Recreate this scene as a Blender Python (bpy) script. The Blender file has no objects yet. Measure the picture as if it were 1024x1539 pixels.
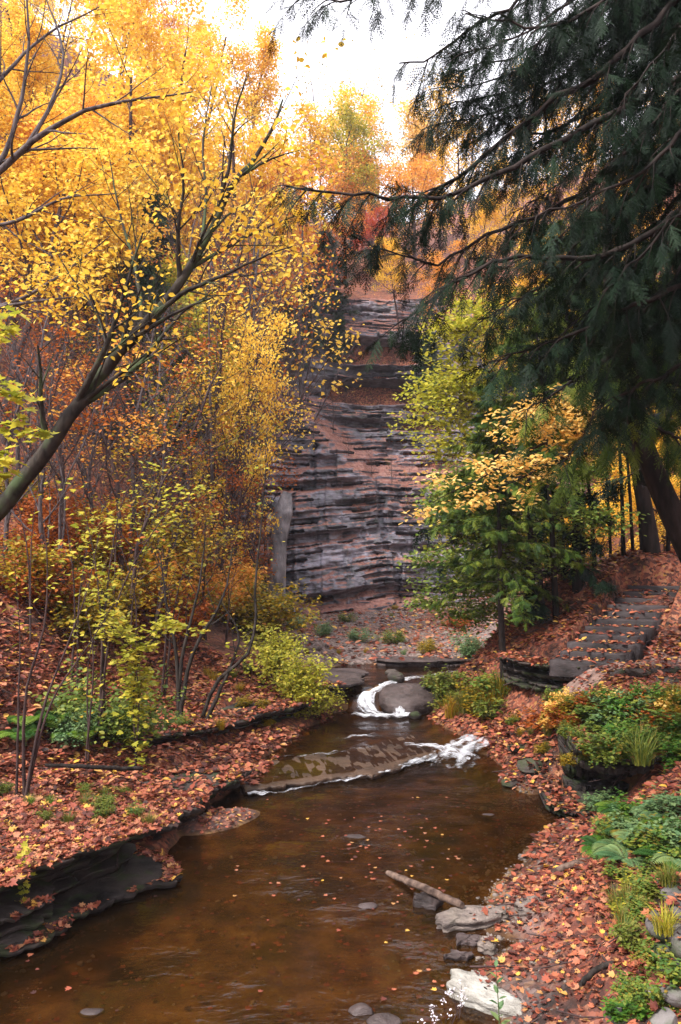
import bpy, math, random
import numpy as np
from mathutils import Vector
from mathutils.bvhtree import BVHTree

S = bpy.context.scene
COL = S.collection
PI = math.pi
F, CX, HY, CZ = 1242.0, 512.0, 810.0, 4.0

def at(px, py, Y):
    return np.array([(px - CX) / F * Y, Y, CZ + (HY - py) / F * Y])

# ------------------------------------------------------------------ noise
def _h(ix, iy, s):
    n = np.sin(ix * 127.1 + iy * 311.7 + s * 74.7) * 43758.5453
    return n - np.floor(n)

def vnoise(x, y, s=0):
    x = np.asarray(x, float); y = np.asarray(y, float)
    ix = np.floor(x); iy = np.floor(y)
    fx = x - ix; fy = y - iy
    fx = fx * fx * (3 - 2 * fx); fy = fy * fy * (3 - 2 * fy)
    a = _h(ix, iy, s); b = _h(ix + 1, iy, s); c = _h(ix, iy + 1, s); d = _h(ix + 1, iy + 1, s)
    return (a + (b - a) * fx) * (1 - fy) + (c + (d - c) * fx) * fy - 0.5

def fbm(x, y, s=0, o=4):
    r = 0; a = 1.0; f = 1.0
    for k in range(o):
        r = r + a * vnoise(x * f, y * f, s + k * 13); a *= .5; f *= 2.03
    return r

def sm(t):
    t = np.clip(t, 0, 1); return t * t * (3 - 2 * t)

# ------------------------------------------------------------------ terrain shape
_XL = np.array([(-20, -6), (4, -4.6), (6, -4.1), (8.2, -3.38), (9.0, -2.8), (9.9, -2.05), (10.7, -2.13), (11.5, -2.2),
                (13.07, -1.7), (14.6, -1.43), (17.1, -.62), (18.1, -.2), (19, -.25), (21, -.4), (24, -.4), (28, -1.8), (38, -3.6), (48, -4), (70, -8), (120, -10)])
_XR = np.array([(-20, 1.5), (4, 1.1), (6.8, 1.03), (7.4, 1.06), (8.4, 1.27), (9.94, 1.8), (11.7, 2.9), (12.3, 2.95), (13.6, 2.6), (14.3, 2.75),
                (15.8, 2.64), (16.5, 2.3), (18, 1.9), (19.5, 2.4), (22, 3.6), (25, 4.6), (28, 4.8), (38, 6), (70, 10), (120, 12)])
_YL = np.array([(-3, 12.9), (-1.33, 13.05), (-.46, 13.5), (.54, 14.0), (1.29, 14.8), (1.8, 15.2), (3, 15.2)])

def xl(y): return np.interp(y, _XL[:, 0], _XL[:, 1])
def xr(y): return np.interp(y, _XR[:, 0], _XR[:, 1])
def yl(x): return np.interp(x, _YL[:, 0], _YL[:, 1])

def wlev(x, y):
    return .085 * sm((y - yl(x) - .05) / .15) + .465 * sm((y - 18.35) / .8)

SA0, SA1 = np.array([4.45, 15.1]), np.array([7.1, 18.6])
SDIR = (SA1 - SA0) / np.linalg.norm(SA1 - SA0); SSIDE = np.array([.93, -.36])
def stair_uv(x, y):
    det = SDIR[0] * SSIDE[1] - SDIR[1] * SSIDE[0]; dx = x - SA0[0]; dy = y - SA0[1]
    return (dx * SSIDE[1] - dy * SSIDE[0]) / det, (SDIR[0] * dy - SDIR[1] * dx) / det
def stair_mask(x, y):
    u, v = stair_uv(x, y); return sm((u - .05) / .25) * sm((4.7 - u) / .3) * sm((.86 - np.abs(v)) / .15)

def g(x, y):
    x = np.asarray(x, float); y = np.asarray(y, float)
    jig = .22 * fbm(x * 1.3, y * 1.3, 3, 3)
    dl = xl(y) + jig * .6 - x
    dr = x - xr(y) + jig * .6
    dl = dl - .8 * sm((10.5 - y) / .6)
    W = wlev(x, y)
    fine = .07 * fbm(x * 2.2, y * 2.2, 5, 4)
    zl = np.interp(dl, [-2, -.5, 0, .14, .5, 3, 8, 14, 30, 50, 90], [-.3, -.26, -.06, .12, .22, 1.0, 4.6, 8.5, 16, 24, 36])
    zls = np.interp(dl, [-2, -.5, 0, .3, 2, 5, 8, 14, 30, 90], [-.3, -.26, -.06, .3, 1.7, 8, 15, 24, 38, 60])
    ts = sm((y - 21) / 12); zl = zl * (1 - ts) + zls * ts
    # gravel spit by the left bank
    spit = .2 * np.exp(-(((x + 1.75) / .62) ** 2 + ((y - 11.7 - .55 * (x + 1.75)) / .5) ** 2) ** 2) - .1
    zl = np.maximum(zl, np.where(np.abs(y - 11.7) < 2, spit, -1))
    hill = np.clip((dl - 1.0) / 3, 0, 1)
    zl = zl + hill * (.5 * fbm(x * .35, y * .35, 8, 4) + fine) + fine * .35
    st = .2
    q = zl / st; fl = np.floor(q); fr = q - fl
    terr = (fl + sm((fr - .62) / .38)) * st
    wgt = np.clip((dl - .2) / .6, 0, 1) * np.clip((6 - dl) / 3, 0, 1) * np.clip(.35 + 1.6 * vnoise(x * .5, y * .5, 21), 0, .8)
    zl = zl * (1 - wgt) + terr * wgt
    near = np.interp(dr, [-2, -.5, 0, .45, 1, 2.2, 4, 8, 20], [-.3, -.22, -.03, .05, .26, .95, 1.7, 3.2, 12])
    near = near * (1 + .55 * sm((8 - y) / 3) * (near > 0))
    far = np.interp(dr, [-2, -.5, 0, .22, .8, 1.8, 2.3, 6], [-.3, -.25, -.05, .13, .55, 1.62, 1.75, 1.78])
    far = far + sm((y - 15) / 3) * .36 * np.clip(x - 3.4, 0, 3.6) + .4 * np.clip(x - 9.5, 0, 40) \
        + .6 * sm((x - 6.75 - .6 * (y - 15)) / 1.2) * sm((y - 14.9) / .7) * sm((19.5 - y) / 2)
    far = far - .45 * stair_mask(x, y)
    far2 = np.interp(dr, [-2, -.5, 0, .3, 3, 6, 20, 60], [-.3, -.2, -.02, .08, .5, 2.2, 14, 45])
    t = sm((y - 11.2) / 2.9); t2 = sm((y - 20.5) / 3)
    zr = near * (1 - t) + (far * (1 - t2) + far2 * t2) * t
    bumpy = np.clip(dr / .8, 0, 1)
    onpath = sm((y - 13.9) / .5) * sm((17 - y) / .8) * sm((x - 3.5) / .6)
    zr = zr + bumpy * (.16 * fbm(x * .9, y * .9, 33, 4) + fine) * (1 - .9 * onpath) + fine * .3
    bed = -.26 + fine * 1.0
    mid = np.minimum(np.maximum(zl, zr), 60)
    inside = (dl < 0) & (dr < 0)
    z = np.where(inside, np.maximum(bed, np.maximum(zl, zr)), mid)
    zb = 1.3 + np.where(y < 49, 1.75 * (y - 39.8), 1.75 * 9.2 + .5 * (y - 49))
    zb = zb + sm((y - 36) / 8) * (.9 * np.clip(-x - 2, 0, 22) + .4 * np.clip(x - 8, 0, 20))
    zb = zb + np.clip((y - 49) / 5, 0, 1) * 1.2 * fbm(x * .12, y * .12, 44, 3)
    zfl = np.interp(y, [21.8, 23.2, 38, 200], [0, .4, .75, .9])
    z = z + W + zfl - 1.1 * np.exp(-(((x - 3.85) / .75) ** 2 + ((y - 12.55) / .55) ** 2) ** 2)
    return np.maximum(z, np.where(y > 36, np.minimum(zb, 42), -9))

def gz(x, y): return float(g(np.array([x]), np.array([y]))[0])

# ------------------------------------------------------------------ mesh helpers
class Acc:
    def __init__(s): s.V = []; s.Q = []; s.T = []; s.R = []; s.n = 0
    def add(s, V, Q=None, T=None, R=None):
        V = np.asarray(V, float).reshape(-1, 3)
        if Q is not None and len(Q): s.Q.append(np.asarray(Q, np.int64).reshape(-1, 4) + s.n)
        if T is not None and len(T): s.T.append(np.asarray(T, np.int64).reshape(-1, 3) + s.n)
        s.V.append(V); s.R.append(np.zeros(len(V)) if R is None else np.broadcast_to(np.asarray(R, float), (len(V),)))
        s.n += len(V)
    def data(s):
        V = np.concatenate(s.V) if s.V else np.zeros((0, 3))
        Q = np.concatenate(s.Q) if s.Q else np.zeros((0, 4), np.int64)
        T = np.concatenate(s.T) if s.T else np.zeros((0, 3), np.int64)
        R = np.concatenate(s.R) if s.R else np.zeros(0)
        return V, Q, T, R

def to_mesh(name, acc, mats, smooth=False):
    V, Q, T, R = acc.data()
    me = bpy.data.meshes.new(name)
    me.vertices.add(len(V)); me.vertices.foreach_set('co', V.astype(np.float32).ravel())
    nl = len(Q) * 4 + len(T) * 3
    me.loops.add(nl); me.loops.foreach_set('vertex_index', np.concatenate([Q.ravel(), T.ravel()]).astype(np.int32))
    npol = len(Q) + len(T)
    me.polygons.add(npol)
    tot = np.concatenate([np.full(len(Q), 4), np.full(len(T), 3)]).astype(np.int32)
    st = np.concatenate([[0], np.cumsum(tot)[:-1]]).astype(np.int32) if npol else np.zeros(0, np.int32)
    me.polygons.foreach_set('loop_start', st)
    me.polygons.foreach_set('loop_total', tot)
    if smooth: me.polygons.foreach_set('use_smooth', np.ones(npol, bool))
    me.update(calc_edges=True)
    a = me.attributes.new('rnd', 'FLOAT', 'POINT'); a.data.foreach_set('value', R.astype(np.float32))
    for m in (mats if isinstance(mats, (list, tuple)) else [mats]): me.materials.append(m)
    return me

def obj(name, acc, mats, parent=None, smooth=False):
    me = acc if isinstance(acc, bpy.types.Mesh) else to_mesh(name, acc, mats, smooth)
    o = bpy.data.objects.new(name, me); COL.objects.link(o)
    if parent is not None: o.parent = parent
    return o

def tag(o, label=None, cat=None, group=None, kind=None):
    if label: o['label'] = label
    if cat: o['category'] = cat
    if group: o['group'] = group
    if kind: o['kind'] = kind
    return o

def empty(name, loc, label=None, cat=None, group=None, rz=0, sc=1):
    o = bpy.data.objects.new(name, None); COL.objects.link(o)
    o.location = loc; o.rotation_euler = (0, 0, rz); o.scale = (sc, sc, sc) if np.isscalar(sc) else sc
    o.empty_display_size = .2
    return tag(o, label, cat, group)

def copy_thing(root, loc, rz, sc, label, group=None, mats=None):
    r = root.copy(); COL.objects.link(r); r.location = loc; r.rotation_euler = (0, 0, rz)
    r.scale = (sc, sc, sc) if np.isscalar(sc) else sc
    r['label'] = label
    if group: r['group'] = group
    elif 'group' in r: del r['group']
    for ch in root.children:
        c = ch.copy(); COL.objects.link(c); c.parent = r
        nm = ch.name.split('.')[0]
        if mats and nm in mats:
            c.material_slots[0].link = 'OBJECT'; c.material_slots[0].material = mats[nm]
    return r

def setmat(root, mats):
    for c in root.children:
        nm = c.name.split('.')[0]
        if nm in mats:
            c.material_slots[0].link = 'OBJECT'; c.material_slots[0].material = mats[nm]

def norm(v):
    v = np.asarray(v, float); return v / (np.linalg.norm(v, axis=-1, keepdims=True) + 1e-12)

def tube(acc, pts, rad, sides=6, R=0.0, rough=0.0, rng=None):
    pts = np.asarray(pts, float); rad = np.asarray(rad, float); n = len(pts)
    tg = np.gradient(pts, axis=0); tg = norm(tg)
    ref = np.where(np.abs(tg[:, 2:3]) > .9, np.array([[1., 0, 0]]), np.array([[0, 0, 1.]]))
    if np.abs(tg[:, 2]).max() > .9: ref = np.tile(np.array([[0.1, 1., 0]]), (n, 1))
    u = norm(np.cross(tg, ref)); v = np.cross(tg, u)
    a = np.linspace(0, 2 * PI, sides, endpoint=False)
    rr = rad[:, None] * np.ones((1, sides))
    if rough and rng is not None: rr = rr * (1 + rough * rng.uniform(-1, 1, (n, sides)))
    ring = pts[:, None, :] + rr[..., None] * (np.cos(a)[None, :, None] * u[:, None, :] + np.sin(a)[None, :, None] * v[:, None, :])
    i = np.arange(n - 1)[:, None] * sides; j = np.arange(sides)[None, :]; k = (j + 1) % sides
    q = np.stack([i + j, i + k, i + sides + k, i + sides + j], -1).reshape(-1, 4)
    acc.add(ring.reshape(-1, 3), q, None, R)

def resample(pts, n):
    """smooth (Catmull-Rom like) resample of a polyline"""
    pts = np.asarray(pts, float)
    d = np.concatenate([[0], np.cumsum(np.linalg.norm(np.diff(pts, axis=0), axis=1))])
    t = np.linspace(0, d[-1], n)
    m = np.gradient(pts, d, axis=0)
    i = np.clip(np.searchsorted(d, t, side='right') - 1, 0, len(d) - 2)
    h = (d[i + 1] - d[i])[:, None]; s = ((t - d[i])[:, None]) / h
    return ((2 * s ** 3 - 3 * s ** 2 + 1) * pts[i] + (s ** 3 - 2 * s ** 2 + s) * h * m[i] + (-2 * s ** 3 + 3 * s ** 2) * pts[i + 1] + (s ** 3 - s ** 2) * h * m[i + 1])

# ------------------------------------------------------------------ leaves
DIAMOND = (np.array([(0, 0, 0), (.36, .45, .1), (0, 1, -.05), (-.36, .45, .1)], float), None, np.array([(0, 1, 2), (0, 2, 3)]))
_mp = [(0, 0, 0), (.28, .08, .05), (.52, .3, .1), (.3, .42, .03), (.42, .72, .1), (.14, .66, 0), (0, 1.0, -.06),
       (-.14, .66, 0), (-.42, .72, .08), (-.3, .42, .03), (-.52, .3, .12), (-.28, .08, .05), (0, .4, -.03)]
MAPLE = (np.array(_mp, float), None, np.array([(12, i, (i + 1) % 12) for i in range(12)]))
LONG = (np.array([(0, 0, 0), (.13, .35, .06), (0, 1, -.12), (-.13, .35, .06)], float), None, np.array([(0, 1, 2), (0, 2, 3)]))
OVAL = (np.array([(0, 0, 0), (.27, .25, .06), (.3, .6, .05), (0, 1, -.08), (-.3, .6, .05), (-.27, .25, .06)], float), None,
        np.array([(0, 1, 2), (0, 2, 3), (0, 3, 4), (0, 4, 5)]))

def frames(nrm, axis):
    """matrices with z along nrm and y as near axis as possible"""
    z = norm(nrm); x = norm(np.cross(axis, z)); y = np.cross(z, x)
    return np.stack([x, y, z], -1)

def inst(acc, tmpl, P, M, size, R):
    V, Q, T = tmpl
    n = len(P); m = len(V)
    size = np.broadcast_to(np.asarray(size, float), (n,))
    W = np.einsum('nij,mj->nmi', M, V) * size[:, None, None] + P[:, None, :]
    off = (np.arange(n) * m)[:, None, None]
    q = (Q[None] + off).reshape(-1, 4) if Q is not None else None
    t = (T[None] + off).reshape(-1, 3) if T is not None else None
    acc.add(W.reshape(-1, 3), q, t, np.repeat(R, m))

def leaves(acc, P, rng, size, up=.4, tmpl=DIAMOND, droop=.4, R=None, var=.35):
    P = np.asarray(P, float); n = len(P)
    if n == 0: return
    nr = norm(rng.normal(size=(n, 3))); nr[:, 2] = np.abs(nr[:, 2])
    nr = norm(nr * (1 - up) + np.array([0, 0, up]))
    ax = norm(rng.normal(size=(n, 3)) + np.array([0, 0, -droop]))
    M = frames(nr, ax)
    if R is None: R = rng.random(n)
    inst(acc, tmpl, P, M, size * (1 + var * rng.uniform(-1, 1, n)), np.clip(R, 0, 1))

# ------------------------------------------------------------------ materials
def newmat(name):
    m = bpy.data.materials.new(name); m.use_nodes = True
    nt = m.node_tree; nt.nodes.clear()
    return m, nt, nt.nodes.new

def ramp(nt, cols, pos=None, interp='LINEAR'):
    r = nt.nodes.new('ShaderNodeValToRGB'); e = r.color_ramp.elements; r.color_ramp.interpolation = interp
    pos = pos or [i / max(1, len(cols) - 1) for i in range(len(cols))]
    while len(e) < len(cols): e.new(.5)
    for i, (c, p) in enumerate(zip(cols, pos)):
        e[i].position = p; e[i].color = (*c, 1)
    return r

def leaf_mat(name, cols, trans=.45, rough=.55, spec=.35, pos=None):
    m, nt, N = newmat(name); L = nt.links.new
    a = N('ShaderNodeAttribute'); a.attribute_name = 'rnd'
    r = ramp(nt, cols, pos); L(a.outputs['Fac'], r.inputs[0])
    p = N('ShaderNodeBsdfPrincipled'); p.inputs['Roughness'].default_value = rough; p.inputs['Specular IOR Level'].default_value = spec
    t = N('ShaderNodeBsdfTranslucent'); mx = N('ShaderNodeMixShader'); mx.inputs[0].default_value = trans
    L(r.outputs[0], p.inputs['Base Color']); L(r.outputs[0], t.inputs['Color'])
    L(p.outputs[0], mx.inputs[1]); L(t.outputs[0], mx.inputs[2])
    o = N('ShaderNodeOutputMaterial'); L(mx.outputs[0], o.inputs[0])
    return m

def bump_to(nt, p, h, strength, dist):
    b = nt.nodes.new('ShaderNodeBump'); b.inputs['Strength'].default_value = strength; b.inputs['Distance'].default_value = dist
    nt.links.new(h, b.inputs['Height']); nt.links.new(b.outputs[0], p.inputs['Normal'])

def bark_mat(name, c1, c2, scale=9, moss=None, zs=.25):
    m, nt, N = newmat(name); L = nt.links.new
    tc = N('ShaderNodeTexCoord'); mp = N('ShaderNodeMapping'); mp.inputs['Scale'].default_value = (scale, scale, scale * zs)
    L(tc.outputs['Object'], mp.inputs[0])
    n = N('ShaderNodeTexNoise'); n.inputs['Scale'].default_value = 1.5; n.inputs['Detail'].default_value = 6; L(mp.outputs[0], n.inputs[0])
    r = ramp(nt, [c1, c2], [.35, .68]); L(n.outputs[0], r.inputs[0])
    p = N('ShaderNodeBsdfPrincipled'); p.inputs['Roughness'].default_value = .85; p.inputs['Specular IOR Level'].default_value = .2
    col = r.outputs[0]
    if moss:
        n2 = N('ShaderNodeTexNoise'); n2.inputs['Scale'].default_value = 3; n2.inputs['Detail'].default_value = 5; L(tc.outputs['Object'], n2.inputs[0])
        r2 = ramp(nt, [(0, 0, 0), (1, 1, 1)], [.5, .62]); L(n2.outputs[0], r2.inputs[0])
        mx = N('ShaderNodeMix'); mx.data_type = 'RGBA'; L(r2.outputs[0], mx.inputs[0]); L(col, mx.inputs[6]); mx.inputs[7].default_value = (*moss, 1)
        col = mx.outputs[2]
    L(col, p.inputs['Base Color']); bump_to(nt, p, n.outputs[0], .7, .03)
    o = N('ShaderNodeOutputMaterial'); L(p.outputs[0], o.inputs[0])
    return m

def rock_mat(name, dark, light, scale=3, strat=6, litter=0.0, moss=0.0, rough=.75, spec=.4, bump=.6, litcols=((.2, .05, .025), (.36, .12, .05)), lt0=.86, tone=0):
    """layered stone; fallen leaves and moss only where a face looks upward"""
    m, nt, N = newmat(name); L = nt.links.new
    tc = N('ShaderNodeNewGeometry')
    mp = N('ShaderNodeMapping'); mp.inputs['Scale'].default_value = (scale, scale, scale * strat); L(tc.outputs['Position'], mp.inputs[0])
    n = N('ShaderNodeTexNoise'); n.inputs['Scale'].default_value = 1; n.inputs['Detail'].default_value = 7; n.inputs['Roughness'].default_value = .62; L(mp.outputs[0], n.inputs[0])
    n2 = N('ShaderNodeTexNoise'); n2.inputs['Scale'].default_value = scale * .35; n2.inputs['Detail'].default_value = 5; L(tc.outputs['Position'], n2.inputs[0])
    mxn = N('ShaderNodeMath'); mxn.operation = 'MULTIPLY_ADD'; L(n2.outputs[0], mxn.inputs[0]); mxn.inputs[1].default_value = .6
    mm = N('ShaderNodeMath'); mm.operation = 'MULTIPLY'; mm.inputs[1].default_value = .55; L(n.outputs[0], mm.inputs[0]); L(mm.outputs[0], mxn.inputs[2])
    r = ramp(nt, [dark, tuple((a + b) / 2 for a, b in zip(dark, light)), light], [.42, .56, .7]); L(mxn.outputs[0], r.inputs[0])
    p = N('ShaderNodeBsdfPrincipled'); p.inputs['Roughness'].default_value = rough; p.inputs['Specular IOR Level'].default_value = spec
    col = r.outputs[0]
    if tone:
        ta = N('ShaderNodeAttribute'); ta.attribute_name = 'cliff_tone'
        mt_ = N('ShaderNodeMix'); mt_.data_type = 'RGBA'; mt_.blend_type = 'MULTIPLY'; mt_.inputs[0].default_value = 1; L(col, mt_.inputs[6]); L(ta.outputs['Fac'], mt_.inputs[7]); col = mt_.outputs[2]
    sep = N('ShaderNodeSeparateXYZ'); L(tc.outputs['Normal'], sep.inputs[0])
    if moss:
        n4 = N('ShaderNodeTexNoise'); n4.inputs['Scale'].default_value = 4; n4.inputs['Detail'].default_value = 4; L(tc.outputs['Position'], n4.inputs[0])
        r4 = ramp(nt, [(0, 0, 0), (moss,) * 3], [.5, .62]); L(n4.outputs[0], r4.inputs[0])
        mx = N('ShaderNodeMix'); mx.data_type = 'RGBA'; L(r4.outputs[0], mx.inputs[0]); L(col, mx.inputs[6]); mx.inputs[7].default_value = (.035, .06, .015, 1)
        col = mx.outputs[2]
    if litter:
        n3 = N('ShaderNodeTexNoise'); n3.inputs['Scale'].default_value = .8; n3.inputs['Detail'].default_value = 6; L(tc.outputs['Position'], n3.inputs[0])
        ad = N('ShaderNodeMath'); ad.operation = 'MULTIPLY_ADD'; L(sep.outputs[2], ad.inputs[0]); ad.inputs[1].default_value = .9; L(n3.outputs[0], ad.inputs[2])
        za = N('ShaderNodeAttribute'); za.attribute_name = 'shelf'
        ad2 = N('ShaderNodeMath'); ad2.operation = 'MULTIPLY_ADD'; L(za.outputs['Fac'], ad2.inputs[0]); ad2.inputs[1].default_value = .34; L(ad.outputs[0], ad2.inputs[2])
        r3 = N('ShaderNodeMapRange'); r3.inputs['From Min'].default_value = lt0; r3.inputs['From Max'].default_value = lt0 + .16; r3.inputs['To Max'].default_value = litter; L(ad2.outputs[0], r3.inputs[0])
        v = N('ShaderNodeTexVoronoi'); v.inputs['Scale'].default_value = 9; L(tc.outputs['Position'], v.inputs[0])
        sv = N('ShaderNodeSeparateXYZ'); L(v.outputs['Color'], sv.inputs[0])
        rl = ramp(nt, list(litcols)); L(sv.outputs[0], rl.inputs[0])
        mx = N('ShaderNodeMix'); mx.data_type = 'RGBA'; L(r3.outputs[0], mx.inputs[0]); L(col, mx.inputs[6]); L(rl.outputs[0], mx.inputs[7])
        col = mx.outputs[2]
    L(col, p.inputs['Base Color']); bump_to(nt, p, n.outputs[0], bump, .06)
    o = N('ShaderNodeOutputMaterial'); L(p.outputs[0], o.inputs[0])
    return m

BR = {}
YEL = [(.55, .24, .03), (.78, .47, .05), (.88, .6, .07), (.9, .7, .15)]
M = dict(
    yellow=leaf_mat('golden_leaves', YEL, .5),
    orange=leaf_mat('orange_leaves', [(.42, .13, .03), (.7, .28, .04), (.8, .42, .07), (.85, .55, .12)], .5),
    rust=leaf_mat('rust_leaves', [(.16, .035, .012), (.36, .09, .012), (.5, .15, .02)], .4),
    red=leaf_mat('red_leaves', [(.3, .03, .015), (.48, .07, .03), (.5, .12, .04)], .45),
    lime=leaf_mat('yellow_green_leaves', [(.16, .2, .02), (.42, .4, .04), (.72, .58, .08)], .5),
    olive=leaf_mat('olive_leaves', [(.07, .09, .012), (.2, .17, .015), (.42, .27, .015), (.3, .12, .012)], .45),
    green=leaf_mat('green_leaves', [(.025, .08, .012), (.07, .18, .02), (.2, .28, .03)], .45),
    paleg=leaf_mat('pale_green_leaves', [(.07, .16, .06), (.16, .26, .11), (.2, .26, .08)], .4),
    mixg=leaf_mat('herb_leaves', [(.03, .085, .02), (.09, .17, .03), (.22, .24, .03), (.3, .14, .03)], .4),
    grass=leaf_mat('grass_blades', [(.05, .09, .015), (.13, .16, .02), (.26, .22, .05)], .35),
    tan=leaf_mat('tan_leaves', [(.6, .33, .06), (.85, .55, .14), (.9, .7, .3)], .45),
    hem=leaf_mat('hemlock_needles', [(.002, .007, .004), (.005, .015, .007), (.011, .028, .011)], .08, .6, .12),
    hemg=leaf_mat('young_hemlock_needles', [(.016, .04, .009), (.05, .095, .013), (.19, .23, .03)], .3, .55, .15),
    pine=leaf_mat('pine_needles', [(.012, .03, .014), (.03, .06, .025), (.06, .1, .04)], .25, .5, .3),
    aster=leaf_mat('aster_petals', [(.6, .55, .6), (.75, .7, .75)], .3),
    litter=leaf_mat('fallen_leaves', [(.03, .013, .011), (.13, .033, .022), (.29, .07, .04), (.41, .125, .06), (.4, .18, .1), (.66, .38, .05)], .2, .55, .35, [0, .25, .5, .72, .88, 1]),
    dark_bark=bark_mat('dark_bark', (.01, .008, .007), (.045, .035, .03)),
    hem_bark=bark_mat('hemlock_bark', (.008, .006, .005), (.03, .02, .017), 7),
    moss_bark=bark_mat('mossy_bark', (.012, .009, .008), (.05, .04, .032), 9, (.05, .07, .03)),
    grey_bark=bark_mat('grey_bark', (.035, .026, .028), (.12, .095, .095)),
    twig=bark_mat('twig_bark', (.03, .018, .018), (.085, .052, .048)),
    stem=bark_mat('green_stem', (.05, .07, .02), (.09, .11, .04)),
    drift=bark_mat('driftwood', (.04, .025, .02), (.17, .115, .09), 7, None, 1.0),
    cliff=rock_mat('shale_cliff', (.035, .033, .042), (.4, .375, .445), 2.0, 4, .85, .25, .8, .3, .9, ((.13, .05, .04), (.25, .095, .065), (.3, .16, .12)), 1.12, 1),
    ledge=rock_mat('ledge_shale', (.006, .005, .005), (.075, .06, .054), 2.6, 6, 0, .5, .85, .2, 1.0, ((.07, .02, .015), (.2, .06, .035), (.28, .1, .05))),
    wet=rock_mat('wet_stone', (.02, .014, .013), (.085, .062, .06), 5, 2.5, 0, 0, .5, .3, .9),
    brown=rock_mat('wet_brown_shelf', (.025, .014, .009), (.10, .058, .036), 4.5, 1.5, 0, 0, .45, .4, 1.0),
    bushg=leaf_mat('bush_leaves', [(.05, .09, .018), (.13, .19, .03), (.32, .32, .05)], .4),
    slab=rock_mat('grey_slab', (.07, .055, .05), (.25, .2, .175), 8, 3, 0, .15, .75, .3, 1.0),
    pale=rock_mat('pale_stone', (.17, .155, .135), (.42, .4, .36), 9, 2, 0, 0, .75, .3, 1.0),
    step=rock_mat('step_stone', (.009, .007, .007), (.05, .038, .04), 4, 2, .0, 0, .7, .3, .4),
    pillar=rock_mat('pale_pillar_rock', (.06, .055, .058), (.28, .255, .265), 4, .35, 0, 0, .85, .2, 1.2),
    mossr=rock_mat('mossy_wall_stone', (.05, .045, .045), (.2, .18, .175), 4, 2, 0, .8, .75, .3, .5),
)
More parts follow.
